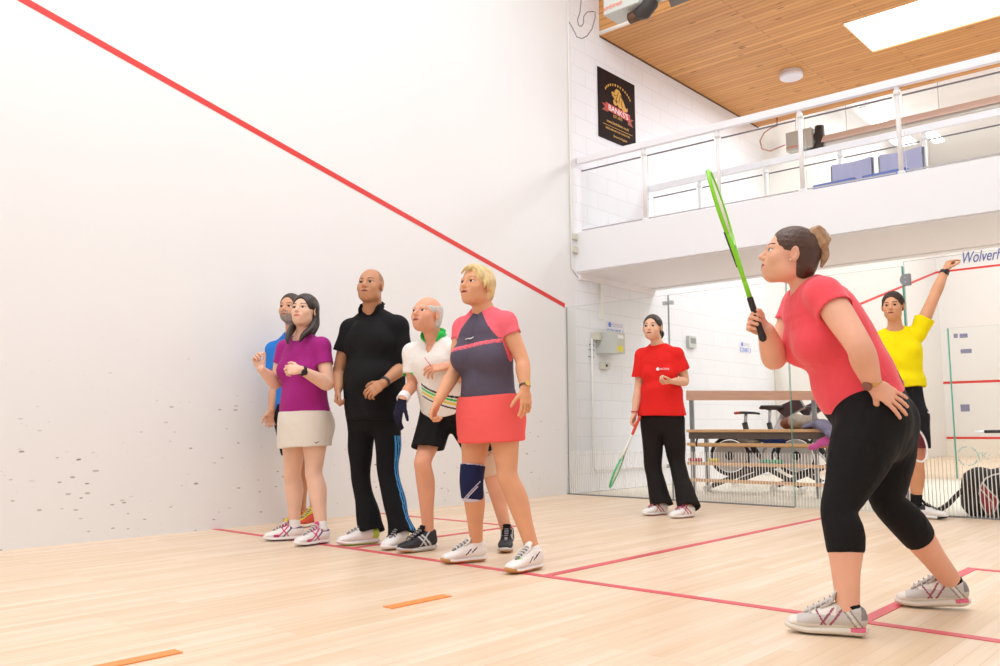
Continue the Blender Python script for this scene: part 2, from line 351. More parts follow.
MB().box((3.703, BY-.010, .01), (3.713, BY+.010, 2.14)).build('glass_edge', M_edge, dr)
glass_panel('glass_panel', 3.72, 6.38, BY, .012, GZ+.04, None, M_edge, GW)
def clamp(x, z, parent, w=.06, hgt=.09):
    b = MB()
    n = 10
    for s in (-1, 1):
        pts = [(x+w*.4, BY+s*.008, z-hgt/2)]+[(x-w*.2-w*.6*math.sin(PI*k/n), BY+s*.008, z-hgt/2*math.cos(PI*k/n)) for k in range(n+1)]+[(x+w*.4, BY+s*.008, z+hgt/2)]
        b.prism(pts, (0, s*.010, 0))
        for dz in (-.02, .02): b.tube([(x-w*.15, BY+s*.018, z+dz), (x-w*.15, BY+s*.022, z+dz)], .006, 8, 1)
    o = b.build('hinge', [M_grey, M_steel], parent); return o
cA = ony(909, 279.5, BY); clamp(cA[0]-.015, cA[2], dr, .07, .10)
cB = ony(668, 303, BY)
for z in (cB[2], .35):
    hh = MB().box((1.30, BY-.02, z-.02), (1.34, BY+.02, z+.02), bev=.004).box((1.38, BY-.02, z-.02), (1.42, BY+.02, z+.02), bev=.004).tube([(1.32, BY-.012, z), (1.40, BY-.012, z)], .008, 8).build('glass_clamp', M_steel)
    adopt(hh, GW)

# glass back wall of the court beyond
xe = ony(948, 330, YF)[0]
GF = empty('glass_back_wall', (3.2, YF, 0), label='far glass wall across the lobby, closing the court beyond', cat='glass wall')
glass_panel('glass_panel', .03, xe-.9, YF, .012, 2.14, None, M_edgeg, GF, M_glass2)
dr3 = empty('glass_door', (xe, YF, 0), label='far glass door across the lobby with dark hinges and a green edge', cat='glass door')
glass_panel('door_leaf', xe, xe+.9, YF, .01, 2.14, None, M_edge, dr3, M_glass2)
MB().box((xe-.007, YF-.012, .01), (xe+.007, YF+.012, 2.14)).build('glass_edge', M_edge, dr3)
glass_panel('glass_panel', xe-.89, xe-.01, YF, .012, 2.14, None, M_edgeg, GF, M_glass2)
glass_panel('glass_panel', xe+.91, 6.38, YF, .012, 2.14, None, M_edgeg, GF, M_glass2)
M_hg = mat('hinge_patch', '#7E7A92', .5)
for (u0, u1, v) in ((954, 958, 336), (960, 968, 336), (961, 972, 351.5), (961, 970, 408)):
    a = ony(u0, v, YF); b_ = ony(u1, v, YF); hz = .03 if v < 400 else .05
    MB().box((a[0], YF-.025, a[2]-hz), (b_[0], YF-.008, a[2]+hz), bev=.004).build('hinge', M_hg, dr3)
a = ony(976, 432, YF); hd = MB().tube([(a[0], YF-.06, a[2]), (a[0]+.12, YF-.06, a[2]+.005)], .018, 10, 0).tube([(a[0]+.12, YF-.06, a[2]+.005), (a[0]+.42, YF-.06, a[2]+.01)], .022, 10, 1)
hd.tube([(a[0]+.03, YF-.06, a[2]), (a[0]+.03, YF, a[2])], .012, 8, 0).tube([(a[0]+.38, YF-.06, a[2]), (a[0]+.38, YF, a[2])], .012, 8, 0)
hd.build('door_handle', [M_white, M_dark], dr3)
# round mark and small print on the far glass
M_mk = mat('grey_green_print', '#A9C3B8', .6)
c0 = ony(968, 456, YF); b = MB()
n = 20
for k in range(n):
    if k % 5 == 4: continue
    t0, t1 = 2*PI*k/n, 2*PI*(k+.8)/n
    b.tube([(c0[0]+.13*math.cos(t), YF-.011, c0[2]+.13*math.sin(t)) for t in (t0, (t0+t1)/2, t1)], .010, 5)
b.build('round_logo', M_mk, dr3)
text('logo_letters', '(K:', .14, (c0[0]+.12, YF-.012, c0[2]-.04), (1, 0, 0), (0, 0, 1), M_mk, dr3, align='LEFT')
for dz in (.03, -.03): text('small_print', '- - ---- -----', .07, (c0[0]+.42, YF-.012, c0[2]+dz), (1, 0, 0), (0, 0, 1), M_mk, dr3, align='LEFT')

# lettering on the far end wall
wl = ony(963, 271.5, YFF-.01)
tx = text('wall_lettering', 'Wolverhampton', .40, (wl[0]-.04, YFF-.012, 4.74), (1, 0, 0), (0, 0, 1), mat('blue_lettering', '#5C68A8', .5), None, .004, 'LEFT', .35, .62)
tag(tx, 'large blue hand-drawn style lettering above the far red line, at the pointing hand', 'lettering')

# ------------------------------------------------------------------ balcony railings
def railing(y0, k, ztop, zbot, px, label, grp):
    e = empty('balcony_railing', (0, y0, zbot), label=label, cat='railing', group=grp)
    Y = lambda x: y0+k*x
    x0, x1 = .02, W-.02
    MB().prism([(x0, Y(x0)-.03, ztop-.075), (x0, Y(x0)+.03, ztop-.075), (x0, Y(x0)+.03, ztop), (x0, Y(x0)-.03, ztop)], (x1-x0, (x1-x0)*k, 0)).build('handrail', mat('rail_paint', '#F1EFF3', .35), e)
    for x in px:
        MB().tube([(x, Y(x), zbot), (x, Y(x), ztop-.07)], .022, 12).tube([(x, Y(x), ztop-.16), (x, Y(x), ztop-.11)], .030, 12).tube([(x, Y(x), zbot), (x, Y(x), zbot+.03)], .034, 12).build('post', mat('post_paint', '#EFEDEC', .35), e)
    xs = [x0]+list(px)+[x1]
    for a_, c_ in zip(xs[:-1], xs[1:]):
        a1, c1 = a_+.045, c_-.045
        if c1-a1 < .1: continue
        g = MB().prism([(a1, Y(a1)-.005, zbot+.03), (a1, Y(a1)+.005, zbot+.03), (a1, Y(a1)+.005, ztop-.17), (a1, Y(a1)-.005, ztop-.17)], (c1-a1, (c1-a1)*k, 0)).build('glass_infill', M_glass2, e)
        MB().prism([(a1, Y(a1)-.008, ztop-.175), (a1, Y(a1)+.008, ztop-.175), (a1, Y(a1)+.008, ztop-.163), (a1, Y(a1)-.008, ztop-.163)], (c1-a1, (c1-a1)*k, 0)).build('gasket', mat('dark_gasket', '#6B6468', .5), g)
        MB().prism([(a1, Y(a1)-.008, zbot+.02), (a1, Y(a1)+.008, zbot+.02), (a1, Y(a1)+.008, zbot+.032), (a1, Y(a1)-.008, zbot+.032)], (c1-a1, (c1-a1)*k, 0)).build('gasket', mat('grey_gasket', '#B5AFB0', .5), g)
    return e
YR = 4.64
post_x = []
for u, v in ((645, 200), (718, 150), (801, 150), (899, 130)):
    d = ray(u, v); t = (YR-CAM[1]+.033*CAM[0])/(d[1]-.033*d[0]); post_x.append(float((CAM+d*t)[0]))
post_x += [post_x[-1]+.98, post_x[-1]+1.9]
railing(YR, .033, 3.985, 3.065, [x for x in post_x if x < 6.2], 'white balcony railing with glass infill facing the near court, above the players', 'gallery railings')
railing(6.26, 0, 3.98, 3.0, [.75, 1.65, 2.55, 3.45, 4.35, 5.25], 'rear white gallery railing seen through the front one, behind the blue chairs', 'gallery railings')

# ------------------------------------------------------------------ gallery chairs
M_blue = mat('blue_upholstery', '#BDBBD8', .8, bump=.15); M_blues = mat('blue_seat', '#6678B8', .7)
def gchair(x, y, rz, label):
    e = empty('gallery_chair', (x, y, 2.76), label=label, cat='chair', group='blue chairs on the gallery')
    R = Matrix.Rotation(rz, 3, 'Z'); T = Vector((x, y, 2.76))
    def P(p): return T+R@Vector(p)
    b = MB(); n = 8   # curved backrest facing -y
    prof = []
    for k in range(n+1):
        xx = -.205+.41*k/n; prof.append((xx, .22+.05*(1-(xx/.205)**2)))
    for (xa, ya), (xb, yb) in zip(prof[:-1], prof[1:]):
        b.prism([P((xa, ya, .50)), P((xb, yb, .50)), P((xb, yb+.035, .50)), P((xa, ya+.035, .50))], (0, 0, .27))
    b.build('backrest', M_blue, e)
    b = MB(); pr = []
    for dx, dy in ((-.21, -.25), (.21, -.25), (.21, .2), (-.21, .2)): pr.append(P((dx, dy, .40)))
    b.prism(pr, (0, 0, .05)); b.build('seat', M_blues, e)
    for sx in (-.218, .218):
        MB().tube([P((sx, -.22, 0)), P((sx, -.22, .42))], .012, 8).build('leg', M_grey, e)
        MB().tube([P((sx, .27, 0)), P((sx, .24, .42)), P((sx, .245, .76))], .012, 8).build('leg', M_grey, e)
    return e
YC = 5.52
cx1 = float(ony(850, 165, YC)[0]); cx2 = cx1+.49
gchair(cx1, YC-.22, -.05, 'blue upholstered chair behind the railing glass, left one of the pair')
gchair(cx2, YC-.22, -.05, 'blue upholstered chair behind the railing post, right one of the pair')

# ------------------------------------------------------------------ fittings
d0 = onz(791, 73, 5.70)
dl = empty('ceiling_light', (d0[0], d0[1], 5.62), label='round white bulkhead light on the pine ceiling', cat='ceiling light')
MB().tube([(d0[0], d0[1], 5.62), (d0[0], d0[1], 5.635), (d0[0], d0[1], 5.69)], [.14, .158, .16], 28).build('diffuser', mat('opal_diffuser', '#E8E4EC', .4), dl)
MB().tube([(d0[0], d0[1], 5.69), (d0[0], d0[1], 5.72)], .15, 28).build('base_ring', M_trunk, dl)

# wall trunking, pipes, boxes
def wbox(name, u0, v0, u1, v1, depth, m, label=None, cat=None, grp=None, parent=None, bev=.004, x=0.):
    a = onx(u0, v0, x); c = onx(u1, v1, x); y0, y1 = sorted((a[1], c[1])); z0, z1 = sorted((a[2], c[2]))
    o = MB().box((x+.001, y0, z0), (x+depth, y1, z1), bev=bev).build(name, m, parent)
    if label: tag(recentre(o), label, cat, grp)
    return o, (y0, y1, z0, z1)
sw = ['small square cream wall box beside the balcony end, upper of the two', 'small square cream wall box beside the balcony end, lower of the two']
for i, v in enumerate((236.5, 249.5)): wbox('wall_box', 570.5, v-3.5, 576, v+4, .03, M_beige, sw[i], 'electrical box', 'cream boxes beside the balcony')
b = MB(); y_ = onx(569.5, 180)[1]; zt = onx(569.5, 125)[2]; zb_ = onx(569.5, 268)[2]
b.tube([(.012, y_, H-.05), (.012, y_, zb_), (.012, y_+.12, zb_-.08), (.012, y_+.2, zb_-.1)], .010, 8); tag(recentre(b.build('cable_conduit', M_trunk)), 'thin white conduit running down the corner beside the balcony end', 'conduit')
b = MB(); p = onx(600, 300); b.box((.0, p[1]-.03, 2.06), (.035, p[1]+.03, 2.5)); tag(recentre(b.build('trunking', M_trunk)), 'white vertical cable trunking above the grey control box', 'trunking')
b = MB(); p0 = onx(590, 338); p1 = onx(590.5, 470); p2 = onx(650, 467)
b.tube([(.025, p0[1]+.1, p0[2]), (.025, p0[1], p0[2]-.01), (.025, p0[1], p1[2]+.03), (.025, p0[1]+.03, p1[2]), (.025, p2[1]+.4, p1[2])], .013, 8)
tag(recentre(b.build('wall_pipe', M_trunk)), 'thin white pipe down the block wall then along low beside the red shirt woman', 'pipe')
p = empty('control_box', (0, *onx(606, 355)[1:]), label='grey metal control box on the block wall under the court sign', cat='control box')
o, bb = wbox('housing', 596, 332, 604, 354.5, .20, M_ltgrey, parent=p)
o2, bb2 = wbox('cover', 604.2, 333, 614.5, 354.5, .16, mat('cover_grey', '#C6C4BA', .4, .2), parent=p)
yc = (bb2[0]+bb2[1])/2
MB().box((.161, bb2[0]+.05, bb2[2]+.18), (.163, bb2[1]-.04, bb2[3]-.03)).build('label_sticker', M_white, p)
MB().box((.161, bb2[0]+.04, bb2[2]+.02), (.163, bb2[0]+.16, bb2[2]+.09)).build('yellow_sticker', mat('yellow_sticker', '#EBDD3A', .5), p)
wbox('coin_slot', 591.5, 332.5, 595.8, 340.5, .08, M_beige, 'small cream box at the left of the grey control box', 'electrical box')
o, bb = wbox('key_switch', 599, 362, 607, 369.5, .05, M_beige, 'cream key switch box under the grey control box', 'switch')
mb = MB().tube([(.05, (bb[0]+bb[1])/2, (bb[2]+bb[3])/2), (.062, (bb[0]+bb[1])/2, (bb[2]+bb[3])/2)], .016, 10).build('key_barrel', M_dark)
mb.parent = o; mb.matrix_parent_inverse = Matrix.Translation(-o.location)
for i, v in enumerate((345, 350, 357)):
    o_, bb = wbox('notice', 589-.5*i, v-1, 594, v+.6, .004, mat('grey_print', '#9A979A', .7), None, bev=0); tag(recentre(o_), 'line of small grey print on the block wall beside the pipe', 'notice', 'grey print lines on the wall')
def court_sign(u, v, num, label):
    c = onx(u, v); e = empty('court_sign', (0, c[1], c[2]-.1), label=label, cat='sign', group='blue and white court signs')
    w2 = .17 if num == '1' else .15
    MB().box((.002, c[1]-w2*1.15, c[2]-.085), (.006, c[1]+w2*1.15, c[2]+.085)).build('board', mat('sign_white', '#E6E4EA', .5), e)
    mb_ = mat('sign_blue', '#5E82D8', .5)
    text('lettering', 'COURT '+num, .088, (.008, c[1], c[2]-.07), (0, 1, 0), (0, 0, 1), mb_, e)
    bb_ = MB(); bb_.tube([(.006, c[1]-w2*.72, c[2]+.045), (.009, c[1]-w2*.72, c[2]+.045)], .032, 14); bb_.build('emblem', mb_, e)
    for dz in (.055, .03): MB().box((.006, c[1]-w2*.4, c[2]+dz-.004), (.008, c[1]+w2*.95, c[2]+dz+.004)).build('text_line', mat('sign_lilac', '#B9B6C6', .5), e)
court_sign(615, 329, '1', 'small blue and white court sign above the grey control box')
court_sign(745, 347.5, '2', 'small pale blue court sign further along the white block wall, beside the racket hand')
th = empty('thermostat', (0, *onx(690, 348)[1:]), label='grey wall thermostat on the white block wall right of the red shirt woman', cat='thermostat')
_, bb = wbox('housing', 686, 335.8, 693.5, 348.5, .05, M_ltgrey, parent=th)
MB().box((.05, bb[0]+.04, bb[2]+.06), (.053, bb[1]-.02, bb[3]-.03)).build('display', mat('lcd', '#8F938E', .3), th)

# banner board
s = [onx(597, 67), onx(633.5, 85), onx(634, 150), onx(597, 136.5)]
y0, y1 = s[0][1], s[1][1]; z1 = (s[0][2]+s[1][2])/2; z0 = (s[2][2]+s[3][2])/2
bn = empty('advertising_board', (0, y0, z0), label='dark brown brewery advertising board with gold lion and red ribbon on the block wall', cat='sign')
MB().box((.002, y0, z0), (.016, y1, z1), bev=.002).build('board', mat('board_brown', '#22100E', .7, spec=.2), bn)
M_gold = mat('board_gold', '#D9A441', .5); M_ribr = mat('ribbon_red', '#CE3A33', .5)
bw, bh = y1-y0, z1-z0
def bpnt(a, b_, x=.017): return (x, y0+a*bw, z0+b_*bh)
lion = [(.40, .55), (.38, .60), (.42, .64), (.36, .67), (.34, .72), (.38, .735), (.42, .71), (.43, .76), (.48, .80), (.55, .79), (.60, .745), (.60, .70), (.66, .66), (.70, .60), (.73, .56), (.78, .59), (.77, .53), (.66, .50), (.62, .54), (.54, .53), (.50, .57), (.46, .545)]
MB().prism([bpnt(*q) for q in lion], (.004, 0, 0)).build('lion', M_gold, bn)
b = MB()
for pts in (((.40, .70), (.43, .68), (.47, .70)), ((.52, .76), (.50, .70), (.46, .64), (.47, .58)), ((.58, .73), (.55, .66), (.53, .60)), ((.62, .66), (.60, .60), (.64, .56)), ((.42, .62), (.46, .60), (.50, .62))):
    b.tube([bpnt(x_, z_, .0215) for x_, z_ in pts], .005, 5)
b.build('lion_outline', mat('board_brown', '#22100E', .7), bn)
MB().prism([bpnt(.08, .40, .0165), bpnt(.16, .455, .0165), bpnt(.08, .50, .0165), bpnt(.24, .50, .0165), bpnt(.24, .40, .0165)], (.004, 0, 0)).build('ribbon_tail', mat('ribbon_dark', '#A8452C', .5), bn)
MB().prism([bpnt(.92, .335, .0165), bpnt(.86, .40, .0165), bpnt(.94, .445, .0165), bpnt(.78, .445, .0165), bpnt(.78, .345, .0165)], (.004, 0, 0)).build('ribbon_tail', mat('ribbon_dark', '#A8452C', .5), bn)
MB().prism([bpnt(.18, .425, .018), bpnt(.18, .53, .018), bpnt(.84, .50, .018), bpnt(.84, .395, .018)], (.004, 0, 0)).build('ribbon', M_ribr, bn)
yd = Vector((0, 1, 0)); 
text('lettering', "BANKS'S", .115*bh, bpnt(.51, .421, .024), (0, bw*.66, -.03*bh), (0, 0, 1), M_white, bn, sx=1.15)
text('lettering', "www.banksbeer.co.uk", .062*bh, bpnt(.5, .25, .018), (0, 1, 0), (0, 0, 1), M_gold, bn)
text('lettering', "BEERS BREWED FOR CHARACTER", .04*bh, bpnt(.5, .15, .018), (0, 1, 0), (0, 0, 1), M_gold, bn)
text('lettering', "Brewed in England", .045*bh, bpnt(.56, .07, .018), (0, 1, 0), (0, 0, 1), M_gold, bn)
text('lettering', "EST.1875", .06*bh, bpnt(.5, .355, .018), (0, 1, 0), (0, 0, 1), M_gold, bn)
MB().box(bpnt(.1, .205, .016), bpnt(.9, .211, .018)).build('rule_line', M_gold, bn)
b = MB()
for k in range(13):
    t = PI*(.12+.76*k/12); cx_, cz_ = .52-.36*math.cos(t), .66+.19*math.sin(t); b.box((.016, y0+cx_*bw-.012, z0+cz_*bh-.014), (.018, y0+cx_*bw+.012, z0+cz_*bh+.014))
b.box((.0155, y0+.1*bw, z0+.1*bh), (.0158, y0+.12*bw, z0+.12*bh)).build('arched_lettering', M_gold, bn)['kind'] = 'stuff'

# radiant tube heater hung in front of the pine ceiling
def heater(yh, zoff, xo, label, rc='#8B8784', rm=.7, rw=.20, x1=4.8):
    e = empty('tube_heater', (xo+.9, yh, zoff), label=label, cat='heater', group='overhead tube heaters')
    X = lambda x: xo+x
    hb = MB().box((X(.82), yh-.14, zoff), (X(1.27), yh+.14, zoff+.34), bev=.012).build('burner_box', M_ltgrey, e)
    text('lettering', 'ambirad', .075, (X(.94), yh-.143, zoff+.05), (1, 0, 0), (0, 0, 1), mat('orange_lettering', '#EE7A4A', .5), e, .001)
    MB().tube([(X(1.36), yh-.02, zoff+.36), (X(1.36), yh-.02, zoff+.10), (X(1.34), yh-.02, zoff+.0), (X(1.26), yh-.02, zoff-.06), (X(1.16), yh-.02, zoff-.07)], [.075, .08, .085, .085, .06], 16).build('burner_elbow', mat('heater_black', '#3B3533', .5), e)
    MB().tube([(X(1.25), yh, zoff+.2), (X(1.42), yh, zoff+.2)], .06, 14).build('coupling', mat('heater_brown', '#6A4A38', .5, .3), e)
    MB().tube([(X(1.08), yh-.02, zoff-.075), (X(1.20), yh-.02, zoff-.07)], .062, 16).build('connector', mat('heater_brown', '#6A4A38', .5, .3), e)
    MB().tube([(X(1.36), yh, zoff+.04), (X(1.5), yh, zoff+.04), (X(4.8), yh, zoff+.04)], .045, 14).build('radiant_tube', mat('bright_tube', '#D7D5D2', .25, .5), e)
    rf = [(yh-rw, zoff+.0), (yh-rw/2, zoff+.13), (yh+rw/2, zoff+.13), (yh+rw, zoff+.0), (yh+rw, zoff+.015), (yh+rw/2+.005, zoff+.145), (yh-rw/2-.005, zoff+.145), (yh-rw, zoff+.015)]
    MB().prism([(X(1.46), a_, b_) for a_, b_ in rf], (3.3, 0, 0)).build('reflector', mat('reflector_metal'+rc[1:], rc, .45, rm), e)
    for xx in (1.8, 3.2, 4.7): MB().tube([(X(xx), yh, zoff+.14), (X(xx), yh, min(H, zoff+1.9))], .004, 6).build('hanging_wire', M_grey, e)
    MB().tube([(X(.95), yh, zoff+.34), (X(.95), yh, min(H, zoff+1.9))], .004, 6).build('hanging_chain', M_grey, e)
    return e
hz = ony(602, 19, 3.9)
h1 = heater(4.04, float(hz[2])+.03, float(hz[0])-.80, 'grey gas tube heater with black elbow hanging above the near court')
w0 = onx(600, 32, .0)
b = MB(); pts = [ony(u, v, 4.9) for u, v in ((600, 33), (622, 25), (645, 16.5))]
b.tube([Vector(q) for q in pts], .022, 10); o = b.build('heater_pipe', mat('white_pipe', '#F0ECE6', .4)); tag(recentre(o), 'short white horizontal pipe under the heater box, ending at the wall', 'pipe')
b = MB(); pts = [ony(u, v, 4.0) for u, v in ((582, -8), (580.5, 5), (580, 12), (577.5, 20), (578.5, 25), (581.5, 26.5), (583.5, 23), (583.5, 17), (587, 12), (593, 11.5), (595, 12), (595, 18), (592, 29), (587, 36), (582, 38.5), (577, 37), (573, 29), (569, 22))]
b.tube([Vector(q) for q in pts], .006, 6); o = b.build('cable', mat('cable_grey', '#77706C', .5)); tag(recentre(o), 'thin grey looped cable hanging left of the heater box', 'cable')
# second heater, in the court beyond
hq = ony(786, 152, 10.4)
heater(10.5, float(hq[2])-.02, float(hq[0])-.80, 'far grey tube heater in the court beyond, seen through the railing glass', '#E2CCC4', 0., .24)
b = MB(); pts = [ony(u, v, 9.5) for u, v in ((777, 118), (777, 126), (771, 128), (764, 133), (760, 141), (762, 149), (770, 151), (785, 145))]
b.tube([Vector(q) for q in pts], .012, 6); o = b.build('gas_hose', mat('hose_pink', '#C08878', .5)); tag(recentre(o), 'curved pinkish hose on the wall left of the far heater', 'hose')

# fluorescent strips under the far ceiling
M_fl = mat('fluorescent_strip', '#FFFFFF', .5, emit='#FFFFFF', estr=4.)
for i, (u0, v0, u1, v1, wd) in enumerate(((862, 111, 890, 131, .13), (894, 134, 906, 146, .2), (916, 133, 948, 140, .10))):
    zc = 6.9
    a = onz(u0, v0, zc); c = onz(u1, v1, zc)
    lb = ['long white fluorescent strip right of the far heater', 'wide white fluorescent strip above the right blue chair', 'short white fluorescent strip right of the railing post'][i]
    x_ = (a[0]+c[0])/2
    e = empty('strip_light', (x_, a[1], zc), label=lb, cat='strip light', group='fluorescent strips in the court beyond')
    L_ = min(2.6, abs(c[1]-a[1])); L_ = max(L_, 1.0)
    MB().box((x_-wd, a[1], zc), (x_+wd, a[1]+L_, zc+.05), bev=.01).build('tube_cover', M_fl, e)
    MB().box((x_-wd*.6, a[1], zc+.05), (x_+wd*.6, a[1]+L_, zc+.09)).build('backplate', M_white, e)
    for yy in (a[1]+.2, a[1]+L_-.2): MB().tube([(x_, yy, zc+.09), (x_, yy, H)], .008, 6).build('suspension_rod', M_white, e)
# ================================================================== SURFACES GROWN FROM DISTANCE FIELDS
A = lambda *p: np.array(p, float)
def nrm(v): v = np.asarray(v, float); return v/max(np.linalg.norm(v), 1e-9)
class Seg:
    """tapered elliptic capsule"""
    def __init__(s, p0, p1, r0, r1=None, ax=None, cap=1.):
        s.p0 = np.asarray(p0, float); s.p1 = np.asarray(p1, float); r1 = r0 if r1 is None else r1
        s.r0 = r0 if isinstance(r0, tuple) else (r0, r0); s.r1 = r1 if isinstance(r1, tuple) else (r1, r1)
        d = s.p1-s.p0; s.L = max(np.linalg.norm(d), 1e-6); s.n = d/s.L
        if ax is None: ax = A(1, 0, 0) if abs(s.n[0]) < .8 else A(0, 1, 0)
        ax = np.asarray(ax, float); s.x = nrm(ax-s.n*(ax@s.n)); s.y = np.cross(s.n, s.x); s.cap = cap
        m = max(*s.r0, *s.r1); s.lo = np.minimum(s.p0, s.p1)-m; s.hi = np.maximum(s.p0, s.p1)+m
    def ev(s, X, Y, Z):
        dx, dy, dz = X-s.p0[0], Y-s.p0[1], Z-s.p0[2]
        z = dx*s.n[0]+dy*s.n[1]+dz*s.n[2]; zc = np.clip(z, 0, s.L); t = zc/s.L
        a = s.r0[0]+(s.r1[0]-s.r0[0])*t; b = s.r0[1]+(s.r1[1]-s.r0[1])*t; m = np.minimum(a, b)*s.cap
        x = (dx*s.x[0]+dy*s.x[1]+dz*s.x[2])/a; y = (dx*s.y[0]+dy*s.y[1]+dz*s.y[2])/b; e = (z-zc)/m
        k0 = np.sqrt(x*x+y*y+e*e)+1e-7; x /= a; y /= b; e /= m
        k1 = np.sqrt(x*x+y*y+e*e)+1e-5
        return k0*(k0-1)/k1
class Ell:
    def __init__(s, c, r, B=None):
        s.c = np.asarray(c, float); s.r = np.asarray(r, float)*np.ones(3); s.B = np.eye(3) if B is None else np.asarray(B, float)   # rows = axes
        m = s.r.max(); s.lo = s.c-m; s.hi = s.c+m
    def ev(s, X, Y, Z):
        dx, dy, dz = X-s.c[0], Y-s.c[1], Z-s.c[2]; k0 = 0; k1 = 0
        for i in range(3):
            q = (dx*s.B[i][0]+dy*s.B[i][1]+dz*s.B[i][2])/s.r[i]; k0 = k0+q*q; k1 = k1+(q/s.r[i])**2
        k0 = np.sqrt(k0)+1e-7; return k0*(k0-1)/(np.sqrt(k1)+1e-5)
class Chain:
    """spline through points with (a, b) radii, cut by optional planes (point, normal: the outside)"""
    def __init__(s, pts, rad, ax=None, sub=4, cuts=(), cap=1.):
        pts = np.asarray(pts, float); rad = np.array([r if isinstance(r, tuple) else (r, r) for r in rad], float)
        axs = [ax]*len(pts) if ax is None or np.ndim(ax) == 1 else list(ax)
        D = np.hstack([pts, rad]); 
        if ax is not None: D = np.hstack([D, np.array(axs, float)])
        n = len(D); out = []
        for i in range(n-1):
            p0 = D[max(i-1, 0)]; p1 = D[i]; p2 = D[i+1]; p3 = D[min(i+2, n-1)]
            for k in range(sub):
                t = k/sub; out.append(.5*((2*p1)+(p2-p0)*t+(2*p0-5*p1+4*p2-p3)*t*t+(-p0+3*p1-3*p2+p3)*t**3))
        out.append(D[-1]); s.segs = []
        for q0, q1 in zip(out[:-1], out[1:]):
            s.segs.append(Seg(q0[:3], q1[:3], (max(q0[3], .001), max(q0[4], .001)), (max(q1[3], .001), max(q1[4], .001)), (q0[5:8]+q1[5:8]) if ax is not None else None, cap))
        s.cuts = cuts; s.lo = np.min([q.lo for q in s.segs], 0); s.hi = np.max([q.hi for q in s.segs], 0)
    def ev(s, X, Y, Z):
        d = None
        for q in s.segs:
            e = q.ev(X, Y, Z); d = e if d is None else np.minimum(d, e)
        for p, n in s.cuts:
            d = np.maximum(d, (X-p[0])*n[0]+(Y-p[1])*n[1]+(Z-p[2])*n[2])
        return d
class Half:
    """everything on the +n side of a plane, inside a ball (for trimming)"""
    def __init__(s, p, n, c, R): s.p = np.asarray(p, float); s.n = nrm(n); s.c = np.asarray(c, float); s.R = R; s.lo = s.c-R; s.hi = s.c+R
    def ev(s, X, Y, Z):
        h = -((X-s.p[0])*s.n[0]+(Y-s.p[1])*s.n[1]+(Z-s.p[2])*s.n[2])
        return np.maximum(h, np.sqrt((X-s.c[0])**2+(Y-s.c[1])**2+(Z-s.c[2])**2)-s.R)
class Field:
    def __init__(s): s.ops = []; s.disp = None
    def add(s, p, k=.015): s.ops.append((0, p, k)); return s
    def sub(s, p, k=.006): s.ops.append((1, p, k)); return s
    def grid(s, h, lo=None, hi=None):
        if lo is None:
            ad = [p for o, p, k in s.ops if o == 0]; lo = np.min([p.lo for p in ad], 0)-3*h; hi = np.max([p.hi for p in ad], 0)+3*h
        n = np.ceil((hi-lo)/h).astype(int)+1
        xs = [(lo[i]+h*np.arange(n[i])).astype(np.float32) for i in range(3)]
        D = np.full(n, .08, np.float32)
        for o, p, k in s.ops:
            m = max(k, 2*h)+.012
            a = np.clip(np.floor((p.lo-m-lo)/h).astype(int), 0, n); b = np.clip(np.ceil((p.hi+m-lo)/h).astype(int)+1, 0, n)
            if np.any(b <= a): continue
            sl = tuple(slice(a[i], b[i]) for i in range(3))
            X = xs[0][sl[0]][:, None, None]; Y = xs[1][sl[1]][None, :, None]; Z = xs[2][sl[2]][None, None, :]
            e = p.ev(X, Y, Z); d = D[sl]
            if o == 0:
                hh = np.clip(.5+.5*(d-e)/k, 0, 1); D[sl] = d*(1-hh)+e*hh-k*hh*(1-hh)
            else:
                e = -e; hh = np.clip(.5-.5*(d-e)/k, 0, 1); D[sl] = d*(1-hh)+e*hh+k*hh*(1-hh)
        if s.disp is not None:
            X = xs[0][:, None, None]; Y = xs[1][None, :, None]; Z = xs[2][None, None, :]
            D = D+s.disp(X, Y, Z).astype(np.float32)
        return D, lo, h
